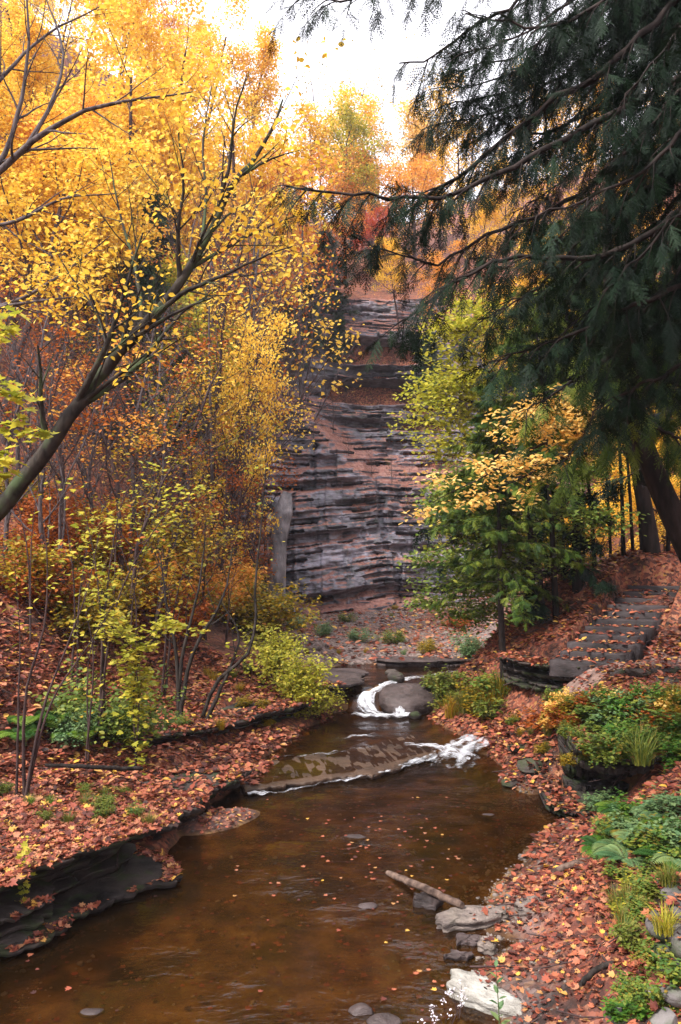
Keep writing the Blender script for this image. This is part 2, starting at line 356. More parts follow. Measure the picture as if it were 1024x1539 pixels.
#==PART2==
# ------------------------------------------------------------------ ground
def ground_material():
    m, nt, N = newmat('leaf_strewn_ground'); L = nt.links.new
    geo = N('ShaderNodeNewGeometry')
    def vor(scale):
        w = N('ShaderNodeTexNoise'); w.inputs['Scale'].default_value = scale * .7; w.inputs['Detail'].default_value = 2; L(geo.outputs['Position'], w.inputs[0])
        ad = N('ShaderNodeVectorMath'); ad.operation = 'MULTIPLY_ADD'; L(w.outputs['Color'], ad.inputs[0]); ad.inputs[1].default_value = (.09,) * 3; L(geo.outputs['Position'], ad.inputs[2])
        v = N('ShaderNodeTexVoronoi'); v.inputs['Scale'].default_value = scale; L(ad.outputs[0], v.inputs[0]); return v
    v = vor(18.0)
    sv = N('ShaderNodeSeparateXYZ'); L(v.outputs['Color'], sv.inputs[0])
    lit = ramp(nt, [(.03, .014, .011), (.08, .026, .018), (.15, .042, .025), (.23, .07, .035), (.26, .11, .065), (.26, .13, .025)], [0, .25, .5, .72, .9, 1]); L(sv.outputs[0], lit.inputs[0])
    n = N('ShaderNodeTexNoise'); n.inputs['Scale'].default_value = 1.1; n.inputs['Detail'].default_value = 8; n.inputs['Roughness'].default_value = .65; L(geo.outputs['Position'], n.inputs[0])
    soil = ramp(nt, [(.012, .008, .007), (.06, .038, .03)], [.35, .65]); L(n.outputs[0], soil.inputs[0])
    fr = ramp(nt, [(0, 0, 0), (1, 1, 1)], [.34, .5]); L(n.outputs[0], fr.inputs[0])
    a = N('ShaderNodeMix'); a.data_type = 'RGBA'; L(fr.outputs[0], a.inputs[0]); L(soil.outputs[0], a.inputs[6]); L(lit.outputs[0], a.inputs[7])
    # gravel / mud
    vg = N('ShaderNodeTexVoronoi'); vg.inputs['Scale'].default_value = 16; L(geo.outputs['Position'], vg.inputs[0])
    sg = N('ShaderNodeSeparateXYZ'); L(vg.outputs['Color'], sg.inputs[0])
    grav = ramp(nt, [(.07, .05, .045), (.17, .125, .115), (.27, .2, .185)], [0, .6, 1]); L(sg.outputs[1], grav.inputs[0])
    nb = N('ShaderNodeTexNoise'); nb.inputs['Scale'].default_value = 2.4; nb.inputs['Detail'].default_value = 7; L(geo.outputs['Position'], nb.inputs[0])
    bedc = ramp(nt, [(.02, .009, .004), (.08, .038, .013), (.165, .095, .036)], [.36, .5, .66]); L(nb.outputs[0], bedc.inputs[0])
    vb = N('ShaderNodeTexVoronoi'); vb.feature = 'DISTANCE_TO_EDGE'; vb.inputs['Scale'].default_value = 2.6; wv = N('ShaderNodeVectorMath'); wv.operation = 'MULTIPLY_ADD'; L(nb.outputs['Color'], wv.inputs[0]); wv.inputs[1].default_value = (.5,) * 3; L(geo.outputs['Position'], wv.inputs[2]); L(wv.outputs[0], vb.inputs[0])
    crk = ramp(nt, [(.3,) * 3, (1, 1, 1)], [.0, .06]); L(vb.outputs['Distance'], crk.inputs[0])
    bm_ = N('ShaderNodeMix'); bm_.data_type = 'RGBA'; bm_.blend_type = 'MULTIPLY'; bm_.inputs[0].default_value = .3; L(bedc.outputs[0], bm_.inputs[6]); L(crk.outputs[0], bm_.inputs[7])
    at1 = N('ShaderNodeAttribute'); at1.attribute_name = 'gravel'
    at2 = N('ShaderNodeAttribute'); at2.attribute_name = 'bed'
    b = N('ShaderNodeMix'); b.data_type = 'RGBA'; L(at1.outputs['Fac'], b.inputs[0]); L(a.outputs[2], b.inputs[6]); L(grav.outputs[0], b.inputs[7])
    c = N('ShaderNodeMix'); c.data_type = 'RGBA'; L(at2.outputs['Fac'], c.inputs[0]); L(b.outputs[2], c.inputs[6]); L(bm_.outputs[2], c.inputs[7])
    p = N('ShaderNodeBsdfPrincipled'); p.inputs['Roughness'].default_value = .8; p.inputs['Specular IOR Level'].default_value = .25
    L(c.outputs[2], p.inputs['Base Color'])
    h = N('ShaderNodeMath'); h.operation = 'MULTIPLY_ADD'; L(sv.outputs[1], h.inputs[0]); h.inputs[1].default_value = .5; L(n.outputs[0], h.inputs[2])
    bump_to(nt, p, h.outputs[0], .9, .05)
    o = N('ShaderNodeOutputMaterial'); L(p.outputs[0], o.inputs[0])
    return m

def axis(parts):
    return np.unique(np.round(np.concatenate([np.arange(a, b, s) for a, b, s in parts]), 4))

def grid(acc, X, Y, Z, R=0.0):
    ny, nx = X.shape
    i = (np.arange(ny - 1)[:, None] * nx + np.arange(nx - 1)[None, :])
    acc.add(np.stack([X, Y, Z], -1).reshape(-1, 3), np.stack([i, i + 1, i + nx + 1, i + nx], -1).reshape(-1, 4), None, R)

gx = axis([(-90, -30, 3), (-30, -9, .5), (-9, 8, .065), (8, 30, .5), (30, 92, 3)])
gy = axis([(-30, 2, 1.0), (2, 20, .065), (20, 42, .16), (42, 72, .6), (72, 140, 3)])
GX, GY = np.meshgrid(gx, gy)
GZ = g(GX, GY)
acc = Acc(); grid(acc, GX, GY, GZ)
ground = obj('ground', acc, ground_material(), smooth=True)
tag(ground, 'leaf-strewn ground of the gorge sloping down to the creek', kind='structure')
dlm = xl(GY) - GX; drm = GX - xr(GY)
W_ = wlev(GX, GY) + np.interp(GY, [24, 38, 200], [0, .35, .5])
bed = (1 - sm((GZ - W_ - .0) / .05)) * ((GY < 30) | (GZ < W_))
bed = np.maximum(bed, np.exp(-(((GX - 3.85) / .95) ** 2 + ((GY - 12.5) / .6) ** 2) ** 2))  # right bank hollow: bed colour reused there to paint in its shade
bed = np.maximum(bed, ((dlm > -.2) & (dlm < 1.7) & (GY < 10.4)) * 1.0)
beach = np.exp(-((drm - .35) / .55) ** 2) * (GY < 12.5) * .75 * sm((drm + .1) / .2)
far_beach = sm((GY - 20) / 3) * sm((40 - GY) / 4) * np.clip(.75 + 1.6 * fbm(GX * .5, GY * .35, 71, 4), 0, 1) * (GX > -4) * (GX < 9)
spitm = np.exp(-(((GX + 1.6) / .7) ** 2 + ((GY - 11.8) / .7) ** 2)) * .5
pathm = sm((GY - 14.0) / .3) * sm((16.3 - GY) / .5) * sm((GX - 3.7) / .4) * .8
gravel = np.clip(np.maximum.reduce([beach * np.clip(.9 + 2.2 * fbm(GX * 1.5, GY * 1.5, 9, 4), 0.1, 1), far_beach, spitm, pathm]), 0, 1)
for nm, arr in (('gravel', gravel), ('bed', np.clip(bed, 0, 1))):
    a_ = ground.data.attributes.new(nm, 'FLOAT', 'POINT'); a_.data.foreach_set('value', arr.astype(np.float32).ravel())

# ------------------------------------------------------------------ water
def water_material():
    m, nt, N = newmat('creek_water'); L = nt.links.new
    geo = N('ShaderNodeNewGeometry')
    mp = N('ShaderNodeMapping'); mp.inputs['Scale'].default_value = (1.0, 1.7, 1); mp.inputs['Rotation'].default_value = (0, 0, .35); L(geo.outputs['Position'], mp.inputs[0])
    n1 = N('ShaderNodeTexNoise'); n1.inputs['Scale'].default_value = 2.2; n1.inputs['Detail'].default_value = 3; n1.inputs['Distortion'].default_value = .6; L(mp.outputs[0], n1.inputs[0])
    n2 = N('ShaderNodeTexNoise'); n2.inputs['Scale'].default_value = 9; n2.inputs['Detail'].default_value = 3; L(mp.outputs[0], n2.inputs[0])
    ad = N('ShaderNodeMath'); ad.operation = 'MULTIPLY_ADD'; L(n2.outputs[0], ad.inputs[0]); ad.inputs[1].default_value = .3; L(n1.outputs[0], ad.inputs[2])
    b = N('ShaderNodeBump'); b.inputs['Strength'].default_value = .4; b.inputs['Distance'].default_value = .04; mk = N('ShaderNodeTexNoise'); mk.inputs['Scale'].default_value = .7; L(geo.outputs['Position'], mk.inputs[0]); mr = ramp(nt, [(.25,) * 3, (3.0,) * 3], [.42, .72]); L(mk.outputs[0], mr.inputs[0])
    hm = N('ShaderNodeMath'); hm.operation = 'MULTIPLY'; L(ad.outputs[0], hm.inputs[0]); L(mr.outputs[0], hm.inputs[1]); L(hm.outputs[0], b.inputs['Height'])
    gl = N('ShaderNodeBsdfGlossy'); gl.inputs['Roughness'].default_value = .06; L(b.outputs[0], gl.inputs['Normal']); gl.inputs['Color'].default_value = (.9, .9, .95, 1)
    tr = N('ShaderNodeBsdfTransparent'); tr.inputs['Color'].default_value = (.52, .38, .22, 1)
    fr = N('ShaderNodeFresnel'); fr.inputs['IOR'].default_value = 1.33; L(b.outputs[0], fr.inputs['Normal'])
    df = N('ShaderNodeBsdfDiffuse'); df.inputs['Color'].default_value = (.1, .05, .016, 1)
    mt = N('ShaderNodeMixShader'); mt.inputs[0].default_value = .08; L(tr.outputs[0], mt.inputs[1]); L(df.outputs[0], mt.inputs[2])
    mx = N('ShaderNodeMixShader'); L(fr.outputs[0], mx.inputs[0]); L(mt.outputs[0], mx.inputs[1]); L(gl.outputs[0], mx.inputs[2])
    o = N('ShaderNodeOutputMaterial'); L(mx.outputs[0], o.inputs[0])
    return m

acc = Acc()
wx = np.arange(-8, 6.01, .12)
X, Y = np.meshgrid(wx, np.arange(-20, 15.6, .2)); grid(acc, X, Y, X * 0.0)
tt = np.linspace(0, 1, 40)
X, T_ = np.meshgrid(wx[wx > -3], tt); Y = yl(X) + .12 + T_ * (18.7 - yl(X) - .12); grid(acc, X, Y, .088 + .008 * fbm(X * 3, Y * 3, 2, 2))
X, Y = np.meshgrid(np.arange(-1.5, 6.01, .12), np.arange(18.62, 27, .15)); grid(acc, X, Y, .55 - .5 * (1 - sm((Y - 18.55) / .9)) + .01 * fbm(X * 3, Y * 3, 2, 2))
water = tag(obj('water', acc, water_material(), smooth=True), 'brown shallow creek water', kind='structure')

# white water
def foam_material():
    m, nt, N = newmat('white_water_foam'); L = nt.links.new
    at_ = N('ShaderNodeAttribute'); at_.attribute_name = 'rnd'
    geo = N('ShaderNodeNewGeometry')
    n = N('ShaderNodeTexNoise'); n.inputs['Scale'].default_value = 14; n.inputs['Detail'].default_value = 6; n.inputs['Roughness'].default_value = .7; L(geo.outputs['Position'], n.inputs[0])
    ad = N('ShaderNodeMath'); ad.operation = 'ADD'; L(at_.outputs['Fac'], ad.inputs[0]); L(n.outputs[0], ad.inputs[1])
    r = N('ShaderNodeMapRange'); r.inputs['From Min'].default_value = .75; r.inputs['From Max'].default_value = 1.5; r.inputs['To Max'].default_value = .92; L(ad.outputs[0], r.inputs[0])
    p = N('ShaderNodeBsdfPrincipled'); p.inputs['Base Color'].default_value = (.6, .61, .66, 1); p.inputs['Roughness'].default_value = .35
    t = N('ShaderNodeBsdfTransparent'); mx = N('ShaderNodeMixShader'); L(r.outputs[0], mx.inputs[0]); L(t.outputs[0], mx.inputs[1]); L(p.outputs[0], mx.inputs[2])
    o = N('ShaderNodeOutputMaterial'); L(mx.outputs[0], o.inputs[0])
    return m
acc = Acc()
rngf = np.random.default_rng(5)
def foam_strip(pts, wid, dens, n=140, k=25):
    c = resample(pts, n); tg = norm(np.gradient(c, axis=0)); side = norm(np.cross(tg, [0, 0, 1.]))
    w = np.interp(np.linspace(0, 1, n), np.linspace(0, 1, len(wid)), wid)
    s = np.linspace(-1, 1, k)
    P = c[:, None, :] + side[:, None, :] * (w[:, None] * s[None, :] * .5)[..., None]
    P[..., 2] += .06 * vnoise(P[..., 0] * 9, P[..., 1] * 9, 3) + .03 * (1 - s ** 2)[None, :]
    D = np.interp(np.linspace(0, 1, n), np.linspace(0, 1, len(dens)), dens)[:, None] * (1 - np.abs(s) ** 3)[None, :]
    D = D + .75 * fbm(s[None, :] * 6 + 0 * w[:, None] + len(acc.V) * 7, np.linspace(0, 9, n)[:, None] + 0 * s[None, :], 7, 3)
    D = np.where(np.abs(s)[None, :] > .99, 0, D)
    i = np.arange(n - 1)[:, None] * k + np.arange(k - 1)[None, :]
    acc.add(P.reshape(-1, 3), np.stack([i, i + 1, i + k + 1, i + k], -1).reshape(-1, 4), None, D.ravel())
foam_strip([(3.0, 21.2, .6), (2.29, 20.5, .6), (1.43, 20.0, .58), (.95, 19.45, .52), (.6, 19.0, .42), (.55, 18.6, .3), (.75, 18.2, .17), (1.0, 18.0, .15)], [.35, .35, .3, .28, .34, .46, .55, .4], [.15, .25, .3, .5, .85, .95, .85, .4])
foam_strip([(.25, 18.15, .15), (.7, 18.0, .15), (1.2, 18.05, .15), (1.7, 18.25, .15)], [.2, .45, .45, .15], [.6, .9, .9, .4])
foam_strip([(1.35, 19.0, .5), (1.32, 18.6, .4), (1.3, 18.2, .2), (1.28, 18.0, .15)], [.12, .2, .3, .3], [.5, .7, .8, .6])
foam_strip([(3.0, 16.4, .2), (2.6, 15.7, .17), (2.2, 15.2, .13), (2.0, 14.6, .06), (1.9, 14.3, .03)], [.4, .7, .9, 1.1, .8], [.3, .5, .62, .55, .2])
foam_strip([(1.2, 15.5, .15), (1.6, 15.35, .15), (2.0, 15.2, .13), (2.4, 14.9, .06)], [.2, .35, .5, .4], [.3, .6, .7, .5])
foam_strip([(-1.45, 12.85, .03), (-.9, 13.0, .03), (-.4, 13.3, .03), (.1, 13.55, .035), (.54, 13.82, .04), (.95, 14.2, .04), (1.3, 14.6, .05), (1.7, 15.0, .05)], [.25, .14, .1, .16, .22, .2, .25, .3], [.7, .25, .3, .45, .5, .55, .5, .5], 160, 9)
foam_strip([(-1.0, 14.6, .14), (-.2, 14.9, .14), (.6, 15.3, .14)], [.05, .12, .05], [.2, .42, .2], 100, 9)
foam_strip([(-.1, 15.9, .14), (.5, 16.2, .14), (1.3, 16.3, .14)], [.05, .1, .05], [.2, .42, .2], 60, 7)
white = tag(obj('white_water', acc, foam_material(), smooth=True), 'white water of the small cascades', kind='structure')

# ------------------------------------------------------------------ cliff
cx_ = np.arange(-13, 13.01, .05); cz_ = np.arange(-.5, 19.6, .033)
CXg, CZg = np.meshgrid(cx_, cz_)
def cliff_y(X, Z):
    tilt = .06 * X + .16 * np.clip(2 - X, 0, 8) * (1 - sm((Z - 8) / 3))
    y = 37.6 + .42 * (Z - 1.3)
    # left buttress turned toward the right of the picture
    gx_ = np.interp(Z, [1, 3, 5.5, 8, 9.5, 13, 19], [5.5, 5.0, 3.6, 1.2, .0, -.6, -1.2])
    y = y - .55 * np.clip(gx_ - X, 0, 6) + .25 * np.clip(X - gx_, 0, 8) * .3
    zs = np.interp(X, [-6, -3.6, 1.55, 5.4, 9], [11.5, 10.8, 6.4, 5.6, 5.2]) + .5 * fbm(X * .5, Z * .2, 4, 3)
    y = y + 2.6 * sm((Z - zs) / 2.4)
    zs2 = 15.2 + .08 * X
    y = y + 1.6 * sm((Z - zs2) / 1.6)
    # vertical joints
    y = y + .5 * sm(1 - np.abs(vnoise(X * .5 + .5 * fbm(Z * .5, X * .2, 5, 3), Z * .1, 31)) / .06) * np.clip(1 - (Z - zs) / 2, 0, 1) * (vnoise(X * .4, Z * .45, 77) > -.05)
    y = y + .75 * fbm(X * .35, Z * .3, 12, 4) + .22 * fbm(X * 1.7, Z * 2.2, 17, 4)
    # strata: each bed steps in or out by its own amount
    zz = Z + tilt + .14 * fbm(X * .35, Z * .3, 6, 4) + .4 * vnoise(X * .16, Z * .1, 91)
    for th, am, sd in ((.95, .5, 1), (.37, .34, 2), (.16, .16, 3)):
        k = np.floor(zz / th + .3 * vnoise(zz * .9, 0 * zz, sd + 50))
        y = y + .8 * am * (_h(k, k * 0 + sd, 9) - .5) * np.clip(.8 + 2.4 * fbm(X * .8 + k * 3.1, k * 1.7, sd + 60, 3), .0, 1.9)
    # tall joint-bounded columns in the lower buttress
    low = np.clip(1 - (Z - zs) / 1.0, 0, 1)
    for fq, am, sd in ((.42, 1.0, 41), (.95, .5, 42)):
        band = np.floor(Z * .28 + .5 * vnoise(X * .3, Z * .1, sd)); cx2 = X * fq + 3 * _h(band, band * 0, sd) + .12 * vnoise(Z * 1.2, X * .2, sd + 1)
        y = y + low * am * (_h(np.floor(cx2), band, sd + 2) - .5)
    # broken blocks along the beds
    for th, fr, am, sd in ((.55, .55, .34, 5), (.27, 1.1, .24, 6), (.13, 2.1, .15, 7)):
        k = np.floor(zz / th + .35 * vnoise(X * .7, zz * .8, sd + 70)); xx = X * fr + 10 * _h(k, k * 0, sd) + .35 * vnoise(X * 2, zz * 2, sd + 80)
        y = y + am * (_h(np.floor(xx), k, sd + 11) - .5) * np.clip(.7 + 1.5 * vnoise(X * .4, Z * .4, sd + 90), .1, 1.4)
    # weak beds weathered back into thin dark slots, broken along their length
    for th, fq, dp, sd in ((.62, .7, .75, 15), (.33, 1.3, .5, 16)):
        kk = zz / th + .25 * vnoise(X * .5, zz * .6, sd + 3); k = np.floor(kk); fr_ = kk - k
        bx = np.floor(X * fq + 7 * _h(k, k * 0, sd) + .5 * vnoise(X * 1.5, k, sd + 5))
        y = y + dp * (fr_ < .16 + .2 * _h(k, k * 0, sd + 2)) * (_h(bx, k, sd + 1) < .3 + .5 * vnoise(X * .25, Z * .25, sd + 8))
    # deep shaded overhangs near the top
    for z0, x0, wdt, h, dpt in ((14.6, 1.6, 3.0, .6, 2.3), (12.1, 1.5, 2.6, .5, 1.9), (13.3, 2.3, 2.2, .28, 1.2), (11.2, 2.0, 2.8, .2, .9), (8.2, -1.6, 1.6, .25, .9), (7.0, -1.0, 1.8, .2, .8), (4.6, -1.2, 2.0, .2, .8), (10.3, 2.6, 4.0, .18, .7), (3.6, 3.6, 1.6, .3, .8), (5.9, 1.0, 1.2, .25, .7), (1.9, 1.3, 3.0, .28, .7)):
        y = y + dpt * np.exp(-((X - x0) / wdt) ** 4) * sm(1.6 - np.abs(zz - z0) / h)
    return y
CY = cliff_y(CXg, CZg)
top = sm((CZg - 18.2) / 1.2); CY = CY + top * 4.0
acc = Acc(); grid(acc, CXg[:, ::-1], CY[:, ::-1], CZg[:, ::-1])
cliff_mesh = to_mesh('cliff', acc, M['cliff'])
zs_ = np.interp(CXg, [-6, -3.6, 1.55, 5.4, 9], [11.5, 10.8, 6.4, 5.6, 5.2]); q_ = (CZg - zs_) / 2.4
shelf = np.exp(-((q_ - .55) / .5) ** 2) + .8 * np.exp(-((CZg - 16.2 - .08 * CXg) / .9) ** 2) + .9 * np.exp(-((CZg - 1.0) / .6) ** 2) + .7 * (CZg > 17.8)
a_ = cliff_mesh.attributes.new('shelf', 'FLOAT', 'POINT'); a_.data.foreach_set('value', np.clip(shelf, 0, 1)[:, ::-1].astype(np.float32).ravel())
zt_ = CZg + .06 * CXg + .16 * np.clip(2 - CXg, 0, 8) * (1 - sm((CZg - 8) / 3)) + .14 * fbm(CXg * .35, CZg * .3, 6, 4) + .4 * vnoise(CXg * .16, CZg * .1, 91)
k1, k2 = np.floor(zt_ / .37), np.floor(zt_ / .95)
tone_ = (.45 + .55 * _h(k1, k1 * 0, 3)) * (.6 + .4 * _h(k2, k2 * 0, 4)) * (1 - .45 * sm((CZg - 9.6) / 1.5) * sm((15.5 - CZg) / 1.0) * sm((CXg + 1.2) / 1.0))  # random tone per bed, times a darker area on the upper right face
a_ = cliff_mesh.attributes.new('cliff_tone', 'FLOAT', 'POINT'); a_.data.foreach_set('value', tone_[:, ::-1].astype(np.float32).ravel())
cliff = tag(obj('cliff', cliff_mesh, None), 'grey layered shale cliff closing the gorge', kind='structure')

# ------------------------------------------------------------------ camera, light
cam = bpy.data.objects.new('camera', bpy.data.cameras.new('camera')); COL.objects.link(cam)
cam.location = (0, 0, CZ); cam.rotation_euler = (PI / 2, 0, 0)
cam.data.sensor_fit = 'VERTICAL'; cam.data.sensor_height = 36; cam.data.lens = F / 1539 * 36
cam.data.shift_y = (HY - 769.5) / 1539; cam.data.clip_end = 600; cam.data.clip_start = .1
S.camera = cam
elev, az = math.radians(52), math.radians(232)      # light from behind the camera, a little to the left
sd = Vector((math.sin(az) * math.cos(elev), math.cos(az) * math.cos(elev), math.sin(elev)))
sun = bpy.data.objects.new('sun', bpy.data.lights.new('sun', 'SUN')); COL.objects.link(sun)
sun.rotation_euler = sd.to_track_quat('Z', 'Y').to_euler(); sun.location = (0, 0, 60)
sun.data.energy = 2.0; sun.data.angle = math.radians(10); sun.data.color = (1, .95, .88)
w = bpy.data.worlds.new('World'); S.world = w; w.use_nodes = True
nt = w.node_tree; nt.nodes.clear(); N = nt.nodes.new; L = nt.links.new
sky = N('ShaderNodeTexSky'); sky.sky_type = 'NISHITA'; sky.sun_disc = False
sky.sun_elevation = elev; sky.sun_rotation = az; sky.dust_density = 3; sky.air_density = 1
tc = N('ShaderNodeTexCoord'); cn = N('ShaderNodeTexNoise'); cn.inputs['Scale'].default_value = 2.2; cn.inputs['Detail'].default_value = 6; L(tc.outputs['Generated'], cn.inputs[0])
cr = ramp(nt, [(.85,) * 3, (1, 1, 1)], [.35, .6]); L(cn.outputs[0], cr.inputs[0])
mx = N('ShaderNodeMix'); mx.data_type = 'RGBA'; L(cr.outputs[0], mx.inputs[0]); L(sky.outputs[0], mx.inputs[6]); mx.inputs[7].default_value = (9.6, 9.5, 10.2, 1)
bg = N('ShaderNodeBackground'); bg.inputs['Strength'].default_value = .06; L(mx.outputs[2], bg.inputs[0])
wo = N('ShaderNodeOutputWorld'); L(bg.outputs[0], wo.inputs[0])
S.view_settings.view_transform = 'Standard'; S.view_settings.look = 'None'; S.view_settings.exposure = 2.0; S.view_settings.gamma = 1
#==PART3==
# ------------------------------------------------------------------ rocks and ledges
def ledge(name, front, depth, inward, z0, z1, n, seed, mat, label, cat='rock ledge', group=None, over=.28, top_over=.2, ends=.25, recess=0.0):
    """a stack of thin irregular beds that follow a front line"""
    rng = np.random.default_rng(seed); NS = 150; n = int(n * 1.6)
    fr = resample(np.array([(p[0], p[1], 0) for p in front], float), NS)[:, :2]
    inw = np.array(inward, float); inw /= np.linalg.norm(inw)
    acc = Acc(); th = rng.uniform(.5, 1.5, n); th = th / th.sum() * (z1 - z0)
    z = z0
    t = np.linspace(0, 1, NS)
    for k in range(n):
        off = rng.uniform(-over, over) * .6 - (top_over if k == n - 1 else 0) + (over * .5 if k == n - 2 else 0)
        off += (.13 * (k % 2) if n >= 4 and k < n - 1 else 0)
        off += recess * (1 - k / max(1, n - 1)) ** .6
        bk = np.floor(t * 17 + 5 * rng.random() + .8 * vnoise(t * 9, t * 0 + k, seed)); b2k = np.floor(t * 41 + 5 * rng.random())
        wob = .13 * fbm(t * 7 + seed, t * 0 + k * 3.3, seed, 4) + .16 * (_h(bk, bk * 0 + k, seed) - .5) + .05 * (_h(b2k, bk * 0 + k, seed + 1) - .5)
        f2 = fr + inw * (off + wob)[:, None] + inw * (ends * (np.abs(2 * t - 1) ** 6))[:, None]
        b2 = fr + inw * depth
        zt = z + th[k] * (1.0 + .0 * t) - .004; lo = z + .15 * th[k] * vnoise(t * 5, t * 0 + k, seed + 8)
        lip = th[k] * .16
        rows = [np.c_[b2, np.full(NS, z)], np.c_[f2 + inw * .03, lo], np.c_[f2 + inw * (.02 * vnoise(t * 60, t * 0, seed))[:, None], z + th[k] * .5 + 0 * t], np.c_[f2 - inw * .006, zt - lip * .3], np.c_[f2 + inw * .012, zt + .012 * vnoise(t * 30, t * 0, seed + k)],
                *[np.c_[f2 * (1 - fq) + b2 * fq, zt + (.05 * fbm(t * 45, t * 0 + k + fq * 14, seed + 5, 4) if seed == 29 else .03 * fbm(t * 14, t * 0 + k + fq * 4, seed + 5, 4))] for fq in (.12, .25, .4, .55, .7, .85)], np.c_[b2, zt]]
        P = np.stack(rows, 0); m = len(rows)
        i = np.arange(m - 1)[:, None] * NS + np.arange(NS - 1)[None, :]
        q = np.stack([i, i + 1, i + NS + 1, i + NS], -1).reshape(-1, 4)
        caps = []
        for c in (0, NS - 1):
            idx = [r * NS + c for r in range(m)]
            caps += [(idx[0], idx[q_], idx[q_ + 1], idx[q_ + 1]) for q_ in range(1, m - 1)]
        caps3 = [c[:3] for c in caps]
        acc.add(P.reshape(-1, 3), q, np.array(caps3))
        z += th[k]
    return tag(obj(name, acc, mat), label, cat, group)

def rock(name, loc, size, seed, mat, label, cat='stone', group=None, rot=0, flat=.0, tilt=(0, 0), sub=3):
    """rounded, chipped stone from a displaced icosphere"""
    import bmesh
    rng = np.random.default_rng(seed)
    bm = bmesh.new(); bmesh.ops.create_icosphere(bm, subdivisions=sub, radius=1)
    V = np.array([v.co[:] for v in bm.verts]); T = np.array([[v.index for v in f.verts] for f in bm.faces]); bm.free()
    for _ in range(7):                                   # split faces: cut with random planes
        nrm = norm(rng.normal(size=3)); d = rng.uniform(.55, .85)
        e = V @ nrm; V = V - np.clip(e - d, 0, 9)[:, None] * nrm * .92
    if flat: V[:, 2] = np.sign(V[:, 2]) * np.abs(V[:, 2]) ** (1 - flat)
    V += .05 * np.stack([fbm(V[:, 1] * 3 + seed, V[:, 2] * 3, 1, 3), fbm(V[:, 0] * 3, V[:, 2] * 3 + seed, 2, 3), fbm(V[:, 0] * 3 + seed, V[:, 1] * 3, 3, 3)], 1)
    V = V * np.array(size) * .5
    acc = Acc(); acc.add(V, None, T)
    o = tag(obj(name, acc, mat), label, cat, group)
    o.location = loc; o.rotation_euler = (tilt[0], tilt[1], rot)
    return o

def slab(name, outline, z, th, seed, mat, label, cat='stone slab', tilt=(0, 0), group=None):
    rng = np.random.default_rng(seed)
    o2 = np.array(outline, float); c = o2.mean(0)
    loop = np.concatenate([o2, o2[:1]]); P = []
    for a, b in zip(loop[:-1], loop[1:]):
        for s in np.linspace(0, 1, 7)[:-1]: P.append(a + (b - a) * s)
    P = np.array(P); n = len(P); P = P + rng.normal(0, .016, (n, 2)) + .06 * np.stack([fbm(P[:, 0] * 5 + seed, P[:, 1] * 5, 1, 3), fbm(P[:, 0] * 5, P[:, 1] * 5 + seed, 2, 3)], 1)
    d = P - c; acc = Acc(); rows = []
    for k, (f, zz) in enumerate(((.05, -.5), (.93, -.5), (.99, -.2), (.95, -.18), (.96, .1), (1.0, .12), (.985, .46), (.95, .5), (.8, .52), (.6, .55), (.35, .5), (.05, .52))):
        h = zz * th + .2 * th * fbm(P[:, 0] * 5 * f + seed, P[:, 1] * 5 * f, k // 3, 3)
        rows.append(np.c_[d * (f + .03 * vnoise(P[:, 0] * 9, P[:, 1] * 9, k)[:, None]), h + tilt[0] * d[:, 0] * f + tilt[1] * d[:, 1] * f])
    V = np.concatenate(rows); m = len(rows); Q = []
    for r in range(m - 1):
        for i in range(n):
            j = (i + 1) % n; Q.append((r * n + i, r * n + j, r * n + n + j, r * n + n + i))
    acc.add(V, Q); o = tag(obj(name, acc, mat), label, cat, group); o.location = (c[0], c[1], z)
    return o

hard = [ground]
hard.append(ledge('rock_ledge', [(-4.6, 5.6), (-3.75, 7.7), (-3.35, 8.3), (-2.8, 9.1), (-2.3, 9.75), (-2.25, 10.1)], 2.2, (-1, .35), .0 - .15, .7, 9, 11, M['ledge'],
      'big dark undercut shale ledge at the left water edge, leaves on its top', over=.2, top_over=.24, recess=.28))
hard.append(ledge('rock_ledge', [(-3.3, 7.75), (-2.9, 8.4), (-2.35, 9.1), (-1.85, 9.65), (-1.8, 9.95)], 1.5, (-1, .45), -.2, .1, 3, 14, M['ledge'],
      'low wet shelf of dark shale in front of the big undercut left ledge', over=.25, top_over=.1))
hard.append(ledge('rock_ledge', [(-4.2, 6.4), (-3.75, 7.3), (-3.3, 7.95), (-2.95, 8.45), (-2.9, 8.7)], 1.5, (-1, .4), -.15, .36, 5, 15, M['ledge'],
      'middle leaf-covered step of dark shale below the top of the big left ledge', over=.25, top_over=.15))
hard.append(ledge('rock_ledge', [(-2.3, 10.3), (-2.22, 11.0), (-2.0, 11.9), (-1.7, 12.7), (-1.35, 13.15)], 1.3, (-1, .2), -.1, .36, 4, 17, M['ledge'],
      'dark low ledge running behind the leafy gravel spit on the left bank', over=.14, top_over=.14, recess=.25))
hard.append(ledge('rock_ledge', [(-3.9, 13.6), (-3.1, 14.1), (-2.4, 14.7), (-1.9, 15.2)], 1.4, (-.7, 1), .2, .66, 5, 19, M['ledge'],
      'dark stepped ledge halfway up the left bank under bare saplings', over=.2, top_over=.2, recess=.3))
hard.append(ledge('rock_ledge', [(-2.1, 15.2), (-1.7, 15.9), (-1.15, 16.6), (-.75, 17.2), (-.45, 17.7)], 1.2, (-1, .5), 0, .6, 6, 23, M['ledge'],
      'mossy dark ledge below the yellow bush at the far end of the left bank', over=.2, top_over=.2, recess=.3))
hard.append(ledge('rock_ledge', [(-1.5, 12.95), (-.9, 13.2), (-.46, 13.42), (.1, 13.7), (.54, 13.93), (1.0, 14.35), (1.3, 14.72), (1.75, 15.1)], 1.5, (-.25, 1), -.16, .088, 2, 29, M['brown'],
      'thin wet ledge crossing the creek below the small rapids', over=.08, top_over=.04, ends=.1))
